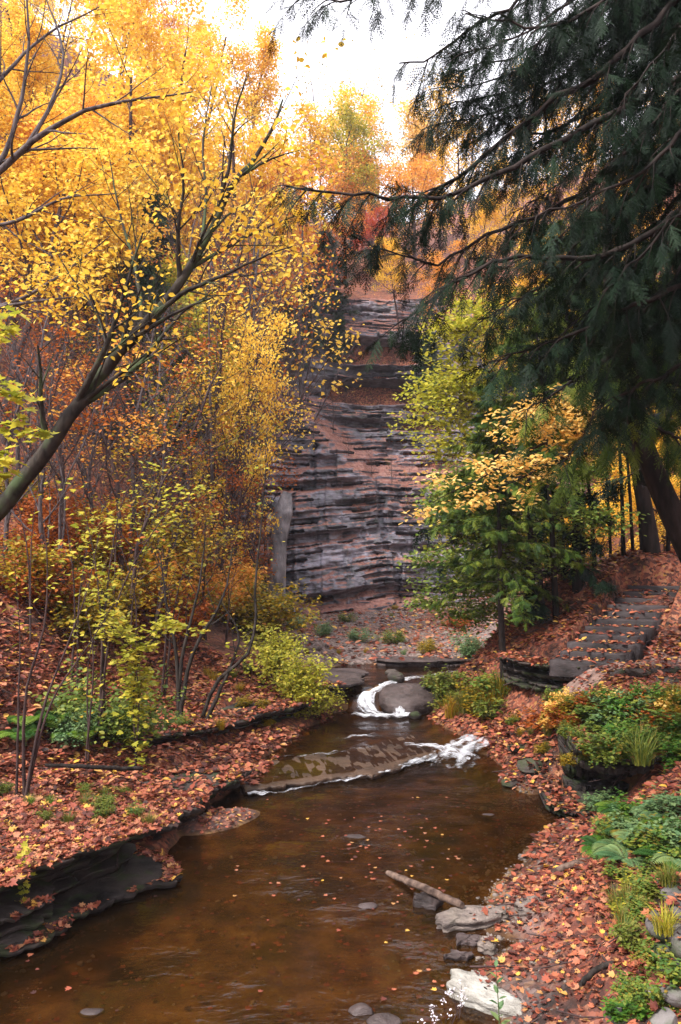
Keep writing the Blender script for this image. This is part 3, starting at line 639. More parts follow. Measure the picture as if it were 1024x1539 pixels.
hard.append(ledge('rock_ledge', [(3.45, 12.15), (3.75, 11.9), (4.2, 11.75), (4.9, 11.9)], 1.6, (.1, 1), .6, .96, 3, 31, M['ledge'],
      'dark rock overhang above the black hollow in the right bank', over=.1, top_over=.3, recess=.12))
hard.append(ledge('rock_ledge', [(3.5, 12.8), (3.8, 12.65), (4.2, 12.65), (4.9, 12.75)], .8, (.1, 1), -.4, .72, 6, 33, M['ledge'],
      'dark layered rock wall added to blacken the shade of the right bank hollow', over=.15, top_over=.1))  # added dark wall, stands in for the deep shade inside the hollow
hard.append(ledge('rock_ledge', [(3.0, 11.95), (3.3, 11.72), (3.7, 11.62), (4.1, 11.7)], 1.0, (.1, 1), .02, .16, 2, 37, M['ledge'],
      'low dark ledge at the foot of the right bank hollow', over=.15, top_over=.1))
hard.append(ledge('rock_ledge', [(3.2, 16.9), (3.4, 16.2), (3.8, 15.6), (4.5, 15.1)], 1.4, (.8, 1), 1.1, 1.66, 6, 41, M['ledge'],
      'dark layered ledge under the small tree left of the stone steps', over=.3, top_over=.35))
hard.append(ledge('rock_ledge', [(1.0, 22.3), (2.4, 22.2), (3.6, 22.5), (4.6, 22.6)], .9, (0, 1), .5, .72, 2, 43, M['wet'],
      'straight low dark ledge across the creek above the waterfall', over=.08, top_over=.06))
hard.append(ledge('rock_ledge', [(-.6, 18.6), (-.1, 18.9), (.3, 19.4), (.3, 20.2), (.5, 21.2)], .9, (-1, .2), .1, .68, 4, 47, M['wet'],
      'brown stepped bedrock left of the waterfall', over=.18, top_over=.15))
# stones in and beside the creek
hard.append(rock('boulder', (1.62, 18.95, .32), (1.5, 1.5, .62), 3, M['wet'], 'big smooth purple-brown rock slab that the waterfall curls around', 'boulder', flat=.3, tilt=(.3, 0)))
hard.append(rock('boulder', (1.32, 19.9, .64), (.46, .4, .34), 8, M['ledge'], 'small black boulder sitting in the white water above the big slab', 'boulder'))
rock('boulder', (1.28, 20.6, .66), (.36, .3, .2), 9, M['ledge'], 'smallest black rock just upstream of the black boulder in the waterfall', 'boulder')
rock('boulder', (1.62, 18.0, .14), (.28, .26, .24), 10, M['ledge'], 'dark knob of rock at the right of the waterfall foot', 'boulder')
hard.append(slab('stone_slab', [(1.0, 8.42), (1.35, 8.45), (1.72, 8.58), (1.74, 8.75), (1.35, 8.78), (.98, 8.62)], .05, .11, 2, M['slab'], 'long thin flat stone at the water edge touching the driftwood log', tilt=(.02, .03)))
hard.append(slab('stone_slab', [(1.85, 8.55), (2.15, 8.42), (2.3, 8.6), (2.5, 8.72), (2.2, 8.85), (1.84, 8.75)], .14, .1, 5, M['slab'], 'flat angular stone on the beach right of the long flat stone', tilt=(.1, .06)))
hard.append(slab('stone_slab', [(.78, 9.0), (1.0, 8.92), (1.12, 9.05), (1.0, 9.2), (.8, 9.18)], .0, .12, 7, M['wet'], 'wet broken stone under the driftwood log', tilt=(0, .1)))
hard.append(slab('stone_slab', [(.93, 7.25), (1.12, 7.0), (1.5, 6.82), (1.62, 6.98), (1.42, 7.22), (1.22, 7.42), (1.0, 7.45)], .04, .12, 9, M['pale'], 'large pale stone at the water edge near the bottom of the photo', tilt=(-.04, .04)))
hard.append(slab('stone_slab', [(1.33, 7.95), (1.45, 7.88), (1.52, 8.0), (1.48, 8.14), (1.36, 8.14)], .06, .1, 11, M['slab'], 'small flat grey stone on the beach above the large pale stone'))
slab('stone_slab', [(1.0, 7.85), (1.2, 7.8), (1.28, 7.95), (1.08, 8.02)], .0, .07, 12, M['wet'], 'small half-sunken stone left of the small flat grey stone')
slab('stone_slab', [(1.1, 8.15), (1.35, 8.12), (1.42, 8.28), (1.2, 8.34)], -.01, .07, 13, M['wet'], 'half-sunken flat stone right below the long flat stone')
rock('stone', (.3, 9.0, .0), (.22, .16, .07), 21, M['wet'], 'little grey stone breaking the water left of the driftwood log')
rock('stone', (.2, 11.1, -.01), (.32, .2, .06), 22, M['wet'], 'flat stone breaking the water in the middle of the creek')
rock('stone', (.18, 7.0, -.01), (.24, .2, .12), 23, M['wet'], 'left one of two leaf-caught stones near the bottom of the photo')
rock('stone', (.36, 6.85, -.01), (.3, .18, .13), 24, M['wet'], 'right one of two leaf-caught stones near the bottom of the photo')
rock('stone', (-2.1, 7.0, -.015), (.24, .14, .06), 25, M['wet'], 'pinkish stone in the shallows at the lower left')
rock('stone', (2.15, 12.0, -.02), (.25, .14, .06), 26, M['wet'], 'thin stone in the water off the right bank point')
# stones of the low wall on the right edge
for k, (px, py, Y, sx, sz) in enumerate([(1012, 1338, 6.6, .34, .2), (1030, 1372, 6.4, .5, .18), (1008, 1392, 6.3, .36, .16), (1040, 1412, 6.2, .5, .2), (1012, 1440, 6.2, .3, .16)]):
    p = at(px, py, Y)
    hard.append(rock('wall_stone', p, (sx, .36, sz * 1.25), 60 + k, M['mossr'], ['topmost mossy block of the tumbled stone pile at the right edge', 'wide mossy block second from the top of the right edge pile', 'small mossy block midway down the right edge stone pile',
         'wide dark block low in the right edge stone pile', 'lowest dark block of the right edge stone pile'][k], 'stone', 'mossy stones piled at the right edge', rot=k * .4, flat=.35, sub=4))
for k, (px, py, Y, s) in enumerate([(985, 1503, 5.0, .17), (1018, 1490, 4.9, .2), (930, 1525, 5.1, .15), (1000, 1535, 4.8, .18)]):
    hard.append(rock('wall_stone', at(px, py, Y), (s, s, s * .8), 80 + k, M['mossr'], ['grey stone in the lower right corner leaf litter', 'grey stone at the right border above the corner', 'small grey stone left in the corner group', 'grey stone cut by the bottom right corner'][k], 'stone', rot=k, sub=4))
pr = np.linspace(0, 1, 60); acc = Acc()
ang = np.linspace(0, 2 * PI, 20, endpoint=False)
ctr0 = 0; ctr = resample([at(417, 925, 33.2), at(416, 870, 33.4), at(419, 820, 33.6), at(426, 772, 33.9), at(432, 745, 34.2)], 60)
A_, P_ = np.meshgrid(ang, pr)
rad = np.interp(pr, [0, .2, .6, .75, .85, 1], [.44, .36, .34, .36, .42, .2])[:, None] * (1 + .16 * fbm(np.cos(A_) * 2 + 5, np.sin(A_) * 2 + P_ * 9, 3, 4) + .1 * np.floor(3 * vnoise(np.cos(A_) * 1.5 + 9, P_ * 14 + np.sin(A_) * 1.5, 8)) / 3)
Pp = ctr[:, None, :] + np.stack([rad * np.cos(A_) * 1.0, rad * np.sin(A_), (.5 * sm((P_ - .7) / .3)) * fbm(np.cos(A_) * 1.5 + 3, np.sin(A_) * 1.5, 5, 3)], -1)
ii = np.arange(59)[:, None] * 20 + np.arange(20)[None, :]; jj = np.arange(59)[:, None] * 20 + (np.arange(20)[None, :] + 1) % 20
acc.add(Pp.reshape(-1, 3), np.stack([ii, jj, jj + 20, ii + 20], -1).reshape(-1, 4))
acc.add(np.concatenate([[ctr[-1] + [0, 0, .15]], Pp[-1]]), None, [(0, 1 + k, 1 + (k + 1) % 20) for k in range(20)])
tag(obj('rock_pillar', acc, M['pillar']), 'pale grey upright pillar of rock at the left foot of the cliff', 'rock pillar')
# small ledges on the right bank face
for k, (px, py, Y, s) in enumerate([(780, 1098, 14.6, .5), (800, 1150, 13.6, .6), (770, 1178, 13.4, .4), (880, 1060, 14.2, .5), (960, 1025, 14.0, .6), (1000, 1020, 13.7, .5)]):
    x = (px - CX) / F * Y
    hard.append(rock('bank_rock', (x, Y, gz(x, Y) + .0), (s, s * .8, s * .34), 120 + k, M['ledge'], ['dark mossy rock poking from the leafy right bank near the creek', 'flat dark rock in the leaves midway down the right bank', 'low dark rock at the water side of the right bank',
        'dark rock among the shrubs under the stone steps', 'dark rock under the path edge among green shrubs', 'dark rock under the path edge at the right border'][k], 'rock', rot=k, flat=.4))

# ------------------------------------------------------------------ driftwood
def log(name, pts, r, seed, label, mat, cat='log'):
    rng = np.random.default_rng(seed); acc = Acc()
    p = resample(pts, 18); p[1:-1, :] += rng.normal(0, .004, (16, 3)); rad = np.interp(np.linspace(0, 1, 18), [0, .05, .5, .95, 1], [r * .7, r * .9, r, r * .95, r * .75])
    tube(acc, p, rad, 9, 0)
    for e, i in ((p[0], 0), (p[-1], 17)):
        acc.add(np.concatenate([[e], acc.V[0][i * 9:(i + 1) * 9]]), None, [(0, 1 + j, 1 + (j + 1) % 9) for j in range(9)])
    return tag(obj(name, acc, mat, smooth=True), label, cat)
hard.append(log('driftwood_log', [(.56, 9.85, .02), (.8, 9.46, .07), (1.04, 9.07, .11), (1.28, 8.68, .15)], .043, 3, 'bare weathered driftwood log lying with one end in the water', M['drift']))
log('fallen_branch', [(2.35, 9.1, .33), (2.6, 9.25, .36), (2.8, 9.22, .42)], .04, 5, 'short grey branch stub on the leafy beach', M['drift'], 'branch')
log('fallen_branch', [(1.9, 6.55, .47), (2.1, 6.7, .52), (2.35, 6.75, .56)], .025, 6, 'thin dark stick in the leaves at the lower right', M['dark_bark'], 'branch')
log('fallen_branch', [(-3.9, 10.9, 1.02), (-3.2, 11.1, .93), (-2.7, 11.3, .86)], .03, 8, 'dark dead branch lying on the leafy left bank', M['dark_bark'], 'branch')

# ------------------------------------------------------------------ stone steps and path
A0, A1, dirv, sidev, ns = SA0, SA1, SDIR, SSIDE, 11
stair = empty('stone_staircase', (*A0, 1.7), 'dark stone staircase climbing to the right under the hemlocks', 'staircase')
for k in range(ns):
    rng = np.random.default_rng(300 + k)
    c = A0 + (A1 - A0) * (k / (ns - 1)) - np.array([*A0]); zt = .06 + k * .118
    hw = .6 + rng.uniform(-.06, .06); dp = .52
    acc = Acc(); n = 14
    t = np.linspace(-1, 1, n); rows = []
    jit = .02 * fbm(t * 4, t * 0 + k, k, 3)
    for (d, z) in ((-.0, -.3), (0.0, -.02), (.012, .0), (dp, .0), (dp, -.3)):
        P = c[None, :] + sidev[None, :] * (t * hw)[:, None] + dirv[None, :] * (d + jit)[:, None]
        rows.append(np.c_[P, zt + z + (.012 * fbm(t * 3, t * 0 + k, 5, 3) if z > -.1 else 0 * t)])
    P = np.stack(rows); i = np.arange(4)[:, None] * n + np.arange(n - 1)[None, :]
    q = np.stack([i, i + 1, i + n + 1, i + n], -1).reshape(-1, 4)
    cap = [(0, n, 2 * n, 3 * n), (n - 1, 4 * n - 1, 3 * n - 1, 2 * n - 1), (0, 3 * n, 4 * n, 4 * n)]
    acc.add(P.reshape(-1, 3), np.concatenate([q, cap[:2]]), [(0, 3 * n, 4 * n), (n - 1, 5 * n - 1, 4 * n - 1)])
    hard.append(obj('step', acc, M['step'], stair))
X, T_ = np.meshgrid(np.arange(3.9, 9.5, .1), np.linspace(0, 1, 14))
Y = 14.25 + T_ * 1.0 + .1 * fbm(X, T_, 3, 2) * (1 - np.abs(2 * T_ - 1)) + (X > 6) * (X - 6) * .05
acc = Acc(); grid(acc, X, Y, g(X, Y) + .02)
def path_mat():
    m, nt, N = newmat('trodden_path'); L = nt.links.new
    geo = N('ShaderNodeNewGeometry'); n = N('ShaderNodeTexNoise'); n.inputs['Scale'].default_value = 6; n.inputs['Detail'].default_value = 8; L(geo.outputs['Position'], n.inputs[0])
    r = ramp(nt, [(.1, .06, .05), (.26, .16, .13)], [.35, .7]); L(n.outputs[0], r.inputs[0])
    p = N('ShaderNodeBsdfPrincipled'); p.inputs['Roughness'].default_value = .9; L(r.outputs[0], p.inputs['Base Color']); bump_to(nt, p, n.outputs[0], .5, .02)
    o = N('ShaderNodeOutputMaterial'); L(p.outputs[0], o.inputs[0]); return m
path = tag(obj('path', acc, path_mat(), smooth=True), 'trodden footpath at the foot of the stone steps', kind='structure'); hard.append(path)
acc = Acc(); X = np.linspace(4.6, 9.2, 60); rows = []
for (dy, dz) in ((.0, -.12), (0, .05), (.03, .07), (.16, .07), (.16, -.1)):
    Y0 = 14.12 + .05 * fbm(X * 2, X * 0, 8, 3); rows.append(np.c_[X, Y0 + dy, g(X, 14.2 + 0 * X) + dz])
P = np.stack(rows); i = np.arange(4)[:, None] * 60 + np.arange(59)[None, :]
acc.add(P.reshape(-1, 3), np.stack([i, i + 1, i + 61, i + 60], -1).reshape(-1, 4))
hard.append(tag(obj('path_edging', acc, M['ledge']), 'low dark stone edging along the path above the right bank', 'edging'))
#==PART4==
# ------------------------------------------------------------------ tree growing
class Tree:
    def __init__(s): s.wood = Acc(); s.anc = []; s.adir = []
    def anchors(s): return np.array(s.anc).reshape(-1, 3)

def rot_about(v, axis, a):
    return v * math.cos(a) + np.cross(axis, v) * math.sin(a) + axis * np.dot(axis, v) * (1 - math.cos(a))

def grow(T, p, d, length, r, lvl, cfg, rng):
    n = cfg['seg'][lvl]; pts = [np.array(p, float)]; d = np.array(d, float)
    st = length / n
    for i in range(n):
        d = norm(d + rng.normal(0, cfg['wob'], 3) + np.array([0, 0, cfg['up'][lvl]]))
        pts.append(pts[-1] + d * st)
    pts = np.array(pts); rad = r * np.linspace(1, cfg.get('tip', .3), n + 1)
    tube(T.wood, pts, rad, cfg['sides'][lvl], rng.random())
    kids(T, pts, rad, length, lvl, cfg, rng)

def kids(T, pts, rad, length, lvl, cfg, rng, n=None, t0=None):
    N_ = len(pts) - 1
    if lvl >= cfg['leaf']:
        for i in range(1, N_ + 1):
            for s in (.5, 1.0):
                T.anc.append(pts[i - 1] + (pts[i] - pts[i - 1]) * s); T.adir.append(pts[i] - pts[i - 1])
    if lvl >= cfg['max']: return
    n = n or cfg['n'][lvl]; t0 = cfg['t0'][lvl] if t0 is None else t0
    az = rng.uniform(0, 2 * PI)
    for k in range(n):
        t = t0 + (1 - t0) * (k + rng.uniform(.1, .9)) / n
        f = t * N_; i = min(int(f), N_ - 1); f -= i
        p = pts[i] * (1 - f) + pts[i + 1] * f; tg = norm(pts[i + 1] - pts[i])
        az += 2.4 + rng.uniform(-.5, .5)
        a = np.cross(tg, [0, 0, 1.0] if abs(tg[2]) < .95 else [1, 0, 0]); a = norm(a); a = rot_about(a, tg, az)
        ang = cfg['ang'][lvl] * rng.uniform(.75, 1.25)
        dd = rot_about(tg, a, ang)
        if cfg.get('flatten'): dd = norm(dd * np.array([1, 1, 1 - cfg['flatten']]))
        ln = length * cfg['ratio'][lvl] * rng.uniform(.7, 1.25) * (1 - cfg.get('taper', .55) * (t - t0) / (1 - t0 + 1e-6))
        rr = np.interp(t, np.linspace(0, 1, N_ + 1), rad) * cfg.get('rr', .55)
        grow(T, p, dd, ln, rr, lvl + 1, cfg, rng)

def foliage(T, rng, per, spread, size, up=.4, tmpl=DIAMOND, droop=.4, keep=1.0, clump=.5, flat=.6, bias=0.0):
    A = T.anchors(); acc = Acc()
    if keep < 1: A = A[fbm(A[:, 0] * .9 + 7, A[:, 1] * .9 + A[:, 2] * .7, 3, 2) + rng.uniform(-.25, .25, len(A)) < (keep - .5) * 1.1]
    n = len(A)
    P = np.repeat(A, per, 0) + np.clip(rng.normal(0, 1, (n * per, 3)), -1.7, 1.7) * spread * np.array([1, 1, flat])
    R = np.repeat(rng.random(n), per) * clump + rng.random(n * per) * (1 - clump) + bias
    leaves(acc, P, rng, size, up, tmpl, droop, np.clip(R, 0, 1))
    return acc

DEC = dict(max=3, leaf=2, n=[11, 6, 4], t0=[.32, .25, .2], ang=[.85, .75, .7], ratio=[.36, .45, .5], up=[.03, .10, .05, .0], wob=.09,
           seg=[9, 6, 4, 3], sides=[7, 5, 4, 3], rr=.5, taper=.5)
def mix(**k): d = dict(DEC); d.update(k); return d

def deciduous(name, seed, H, r, cfg, per, spread, size, mats, label, cat='tree', leafless=False, keep=1.0, base=(0, 0, -60), lean=(0, 0), up=.35, tmpl=DIAMOND):
    rng = np.random.default_rng(seed); T = Tree()
    grow(T, (0, 0, -.4), (lean[0], lean[1], 1), H + .4, r, 0, cfg, rng)
    root = empty(name, base, label, cat)
    obj('trunk', T.wood, mats['trunk'], root, smooth=True)
    if not leafless:
        obj('crown', foliage(T, rng, per, spread, size, up, tmpl, keep=keep), mats['crown'], root)
    return root

# a flat hanging spray of needles: main axis +Y, length 1
def spray_template(rng, nside=7, nneedle=7, nl=.09, nw=.011, hang=.25):
    V = []; T = []
    def needle(p, d, l, w):
        d = norm(d); s = norm(np.cross(d, [0, 0, 1])) * w; k = len(V)
        V.extend([p, p + d * l * .4 + s, p + d * l, p + d * l * .4 - s]); T.extend([(k, k + 1, k + 2), (k, k + 2, k + 3)])
    def twig(o, d, L_, m, dr):
        for q in range(m):
            f = q / m; p = o + d * L_ * f + np.array([0, 0, -dr * (L_ * f) ** 1.5])
            needle(p, d + np.array([0, 0, -dr * .5]), L_ / m * 1.5, nw * .9)
            for s2 in (-1, 1):
                nd = d * rng.uniform(.7, 1.1) + np.array([d[1], -d[0], 0]) * s2 * rng.uniform(.5, .8) + np.array([0, 0, rng.uniform(-.45, .1)])
                needle(p, nd, nl * rng.uniform(.75, 1.2) * (1.1 - .5 * f), nw)
    twig(np.zeros(3), np.array([0, 1., 0]), 1.0, nneedle * 2, hang)
    for i in range(nside):
        t = .08 + .78 * (i + rng.uniform(-.2, .2)) / nside
        for sg in (-1, 1):
            L_ = .40 * (1 - t) ** .6 * rng.uniform(.6, 1.2) + .05
            a = math.radians(rng.uniform(28, 48)); d = norm(np.array([sg * math.sin(a), math.cos(a), rng.uniform(-.25, .05)]))
            twig(np.array([0, t, -hang * t ** 1.5]), d, L_, max(2, int(nneedle * L_ / .4)), .5)
    return np.array(V), None, np.array(T)
_r = np.random.default_rng(77)
SPRAYS = [spray_template(_r, 6, 7) for _ in range(4)]
SPRAYS_FAR = [spray_template(_r, 4, 4, .13, .024) for _ in range(3)]

def sprays(acc, P, D, rng, size, temps, droop=.5, roll=.6, R=None):
    """hang one spray at each point, its axis along D bent down"""
    P = np.asarray(P, float); D = norm(np.asarray(D, float)); n = len(P)
    D = norm(D + np.array([0, 0, -1.0]) * (droop * rng.uniform(.4, 1.5, n))[:, None] + rng.normal(0, .25, (n, 3)))
    side = norm(np.cross(D, np.array([0, 0, 1.0])) + 1e-6)
    Nn = norm(np.cross(side, D) + roll * rng.normal(0, .6, (n, 3)))
    Mx = frames(Nn, D); sz = size * rng.uniform(.6, 1.3, n); R = rng.random(n) if R is None else R
    which = rng.integers(0, len(temps), n)
    for k, tm in enumerate(temps):
        w_ = which == k
        if w_.any(): inst(acc, tm, P[w_], Mx[w_], sz[w_], R[w_])

def conifer(name, seed, H, r, spread, mats, label, cat='tree', base=(0, 0, -60), temps=None, size=.5, nwh=26, t0=.15, droop=.35, pern=5, lean=(0, 0), bdroop=-.05, sub=3):
    rng = np.random.default_rng(seed); temps = temps or SPRAYS_FAR
    W = Acc(); root = empty(name, base, label, cat); C = Acc()
    n = 9; tr = np.stack([lean[0] * np.linspace(0, 1, n) ** 1.3 * H + .06 * H * .2 * np.cumsum(rng.normal(0, .15, n)), lean[1] * np.linspace(0, 1, n) * H, np.linspace(-.4, H, n)], 1)
    tube(W, tr, np.linspace(r, r * .12, n), 8)
    PP = []; DD = []; az = 0
    for k in range(nwh):
        t = t0 + (1 - t0) * (k + rng.random()) / nwh
        p = np.array([np.interp(t, np.linspace(0, 1, n), tr[:, i]) for i in range(3)])
        az += 2.4 + rng.uniform(-.6, .6); L_ = spread * ((1 - t) / (1 - t0)) ** .7 * rng.uniform(.6, 1.15) + .15 * spread
        d = np.array([math.cos(az), math.sin(az), rng.uniform(.0, .25)]); pts = [p]
        for s in range(5):
            d = norm(d + np.array([0, 0, bdroop]) + rng.normal(0, .07, 3)); pts.append(pts[-1] + d * L_ / 5)
        pts = np.array(pts); tube(W, pts, np.linspace(r * .22, r * .03, 6) * (1.1 - t), 4)
        for s in range(1, 6):
            for q in range(sub):
                f = rng.random(); c = pts[s - 1] * (1 - f) + pts[s] * f; tg = norm(pts[s] - pts[s - 1])
                sg = rng.choice([-1, 1]); lat = norm(np.cross(tg, [0, 0, 1])) * sg
                dd = norm(tg * rng.uniform(.3, 1) + lat * rng.uniform(.2, 1)); L2 = L_ * .33 * rng.uniform(.5, 1.2) * (1.15 - s / 6)
                for e in range(pern):
                    PP.append(c + dd * L2 * e / pern); DD.append(dd)
        PP.append(pts[-1]); DD.append(pts[-1] - pts[-2])
    sprays(C, PP, DD, rng, size, temps, droop)
    obj('trunk', W, mats['trunk'], root, smooth=True); obj('crown', C, mats['crown'], root)
    return root

# ------------------------------------------------------------------ hillside trees
TREES = {}
tm = dict(trunk=M['twig'], crown=M['yellow'])
def variant(key, root): TREES[key] = [root, False]
variant('slim', deciduous('hillside_tree', 1, 10, .13, mix(), 3, .32, .155, tm, 'x'))
variant('wide', deciduous('hillside_tree', 2, 10, .17, mix(t0=[.25, .2, .2], ang=[1.0, .8, .7], ratio=[.46, .45, .5]), 3, .36, .16, tm, 'x'))
variant('tall', deciduous('hillside_tree', 3, 10, .12, mix(n=[13, 5, 4], t0=[.4, .25, .2], ang=[.6, .7, .7], ratio=[.3, .45, .5]), 3, .3, .155, tm, 'x'))
variant('airy', deciduous('hillside_tree', 4, 10, .11, mix(n=[10, 5, 4], t0=[.35, .3, .2], ang=[.8, .7, .7], ratio=[.38, .45, .5]), 2, .3, .15, tm, 'x', keep=.5))
variant('bare', deciduous('bare_tree', 5, 10, .10, mix(n=[14, 8, 6], t0=[.2, .2, .2], ang=[.65, .6, .6], ratio=[.4, .48, .5]), 1, .22, .13, dict(trunk=M['grey_bark'], crown=M['rust']), 'x', keep=.16))
variant('pine', conifer('pine_tree', 6, 10, .14, 2.4, dict(trunk=M['dark_bark'], crown=M['pine']), 'x', size=.95, nwh=34, t0=.12, pern=3))
if 0: variant('hemlock', conifer('hemlock_tree', 7, 10, .16, 3.0, dict(trunk=M['hem_bark'], crown=M['hemg']), 'x', size=.85, nwh=34, t0=.2, pern=4, droop=.5))
CROWN_SPAN = dict(slim=4.6, wide=6.2, tall=3.8, airy=4.6, bare=4.4, pine=4.6, hemlock=5.4)
rg = np.random.default_rng(99)
def hill_tree(key, px, py, Y, mat, label, group=None, hmin=5.0, hmax=15.0, wid=1.0, on_cliff=0):
    """tree whose crown shows round (px, py) when it stands Y metres up the gorge"""
    x = (px - CX) / F * Y; z0 = gz(x, Y); zc = CZ + (HY - py) / F * Y
    h = np.clip((zc - z0) / .68, hmin, hmax); s = h / 10
    if on_cliff:                                        # rooted in a crack of the rock face
        h = on_cliff; s = h / 10
        for _ in range(4):
            zb_ = CZ + (HY - py) / F * Y - .55 * h; x = (px - CX) / F * Y
            Y = float(cliff_y(np.array([x]), np.array([min(zb_, 19.4)]))[0] + 4.0 * sm((zb_ - 18.2) / 1.2)) + .1
        z0 = zb_
    r0, used = TREES[key]; sc = ((s ** .7 if not on_cliff else s) * wid, (s ** .7 if not on_cliff else s) * wid, s); mats = dict(crown=M[mat]) if mat else None
    loc = (x, Y, z0 - .1); rz = rg.uniform(0, 6.28)
    if not used:
        r0.location = loc; r0.rotation_euler = (0, 0, rz); r0.scale = sc; r0['label'] = label
        if group: r0['group'] = group
        if mats: setmat(r0, mats)
        TREES[key][1] = True; return r0
    return copy_thing(r0, loc, rz, sc, label, group, mats)

LT = 'tree standing in the golden mass high on the left gorge wall'
RT = 'tree glimpsed behind the big hemlock boughs on the right wall'
GL, GR, GB = 'golden trees high on the left wall', 'autumn trees on the right wall', 'bare trees on the left slope'
for (k, px, py, Y, m) in [
    ('wide', 300, 130, 57, 'yellow'), ('slim', 180, 70, 58, 'yellow'), ('wide', 90, 40, 55, 'yellow'),
    ('tall', 375, 170, 60, 'yellow'), ('wide', 430, 235, 60, 'yellow'), ('slim', 30, 20, 50, 'yellow'),
    ('wide', 60, 120, 42, 'yellow'), ('slim', 150, 150, 44, 'yellow'), ('wide', 240, 190, 46, 'yellow'),
    ('tall', 330, 220, 48, 'yellow'), ('slim', 395, 270, 50, 'yellow'), ('wide', 20, 210, 36, 'yellow'),
    ('slim', 110, 250, 38, 'yellow'), ('wide', 195, 270, 40, 'yellow'), ('slim', 290, 290, 42, 'yellow'), ('wide', 360, 340, 44, 'yellow'),
    ('tall', 60, 330, 32, 'yellow'), ('slim', 150, 350, 33, 'yellow'), ('tall', 255, 360, 36, 'yellow'), ('slim', 430, 330, 50, 'yellow'), ('tall', 120, -10, 60, 'yellow'), ('wide', 215, 110, 52, 'yellow')]:
    hill_tree(k, px, py, Y, m, 'golden yellow ' + LT, GL)
for (k, px, py, Y, m) in [('slim', 225, 40, 63, 'orange'), ('wide', 480, 290, 56, 'orange'), ('slim', 410, 360, 46, 'orange'), ('airy', 320, 370, 36, 'orange'), ('tall', 90, 290, 34, 'orange'), ('wide', 20, 400, 27, 'orange'), ('slim', 260, 90, 66, 'orange')]:
    hill_tree(k, px, py, Y, m, 'deep orange ' + LT, 'orange trees on the left wall')
for (k, px, py, Y, m) in [('airy', 210, 430, 30, 'orange'), ('airy', 300, 440, 33, 'yellow'), ('airy', 100, 420, 27, 'orange'), ('airy', 350, 430, 36, 'yellow')]:
    hill_tree(k, px, py, Y, m, 'thin leafed slender tree partway up the left slope behind the leaning trunk', 'thin trees behind the leaning trunk')
for (px, py, Y) in [(30, 500, 22), (95, 520, 23), (160, 510, 25), (60, 590, 19), (210, 560, 25), (265, 500, 29), (410, 440, 40), (440, 470, 42), (330, 520, 30), (140, 640, 19), (5, 620, 17), (385, 520, 34), (110, 560, 27), (300, 600, 27), (20, 450, 26), (180, 450, 31), (50, 545, 20), (130, 590, 21), (240, 600, 22), (280, 450, 31), (350, 480, 35), (0, 530, 20), (190, 600, 20), (75, 660, 17), (400, 480, 40), (250, 690, 20), (350, 640, 26)]:
    hill_tree('bare', px, py, Y, None, 'bare grey-purple tree with few rusty leaves on the left slope', GB, hmin=4)
for (px, py, Y, lab, h) in [(490, 405, 45, 'dark green pine at the top left of the cliff', 5.5), (462, 470, 43, 'dusky evergreen leaning over the left shoulder of the cliff', 4.5), (508, 505, 44, 'small evergreen on the cliff edge left of the dark overhangs', 3),
                         (645, 540, 42, 'dark evergreen clinging to the right rim of the cliff', 3.6), (430, 500, 42, 'grey-green evergreen at the left end of the cliff top', 4.2)]:
    hill_tree('pine', px, py, Y, None, lab, on_cliff=h)
for (px, py, Y, lab) in [(545, 225, 72, 'distant small dark pine on the skyline'), (215, 340, 35, 'dark evergreen half hidden by golden leaves on the left wall'), (210, 480, 27, 'dark green evergreen behind the leaning trunk')]:
    hill_tree('pine', px, py, Y, None, lab, hmin=3.2, hmax=9)
hill_tree('wide', 556, 352, 52, 'red', 'bright red tree above the cliff top', on_cliff=4)
hill_tree('slim', 600, 425, 47.5, 'yellow', 'golden tree at the head of the cliff right of centre', on_cliff=4.5, wid=1.1)
hill_tree('wide', 640, 440, 47.5, 'orange', 'orange yellow tree at the head of the cliff, beside the hemlock tip', on_cliff=4.5)
hill_tree('slim', 520, 270, 62, 'lime', 'yellow-green tree on the ridge behind the cliff', hmin=5)
hill_tree('wide', 570, 285, 60, 'orange', 'orange tree on the ridge above the red tree', hmin=5)
hill_tree('wide', 625, 290, 62, 'orange', 'orange tree on the ridge beside the hemlock bough', hmin=5)
hill_tree('slim', 500, 230, 68, 'yellow', 'small golden tree on the skyline left of centre', hmin=5)
hill_tree('wide', 590, 240, 70, 'tan', 'faded tan tree on the skyline', hmin=5)
hill_tree('tall', 640, 250, 70, 'orange', 'orange skyline tree at the edge of the hemlock boughs', hmin=5)
for (px, py, Y, lab) in [(575, 165, 72, 'tall thin nearly leafless tree rising from the skyline centre'), (490, 195, 72, 'slim bare tree on the skyline left of centre'), (520, 190, 76, 'faint bare tree on the skyline'), (620, 205, 74, 'bare skyline tree right of the tall thin one')]:
    hill_tree('airy', px, py, Y, 'olive', lab, hmin=9, wid=.7)
hill_tree('airy', 660, 170, 70, 'olive', 'thin olive green tree on the skyline by the hemlock', hmin=9)
for (k, px, py, Y, m) in [('wide', 700, 230, 60, 'yellow'), ('slim', 760, 290, 55, 'yellow'), ('wide', 830, 240, 52, 'yellow'), ('tall', 880, 160, 50, 'yellow'), ('wide', 960, 90, 48, 'yellow'), ('slim', 940, 260, 45, 'yellow'), ('slim', 720, 360, 52, 'yellow'),
                          ('slim', 790, 420, 46, 'yellow'), ('wide', 870, 430, 44, 'yellow'), ('wide', 950, 420, 38, 'lime'), ('slim', 770, 520, 44, 'yellow'), ('slim', 830, 560, 40, 'lime'), ('wide', 900, 560, 34, 'lime'), ('wide', 990, 300, 40, 'yellow'), ('wide', 1010, 560, 34, 'lime')]:
    hill_tree(k, px, py, Y, m, ('golden ' if m == 'yellow' else 'yellow-green ') + RT, GR + (' gold' if m == 'yellow' else ' green'), hmax=10, wid=.8)
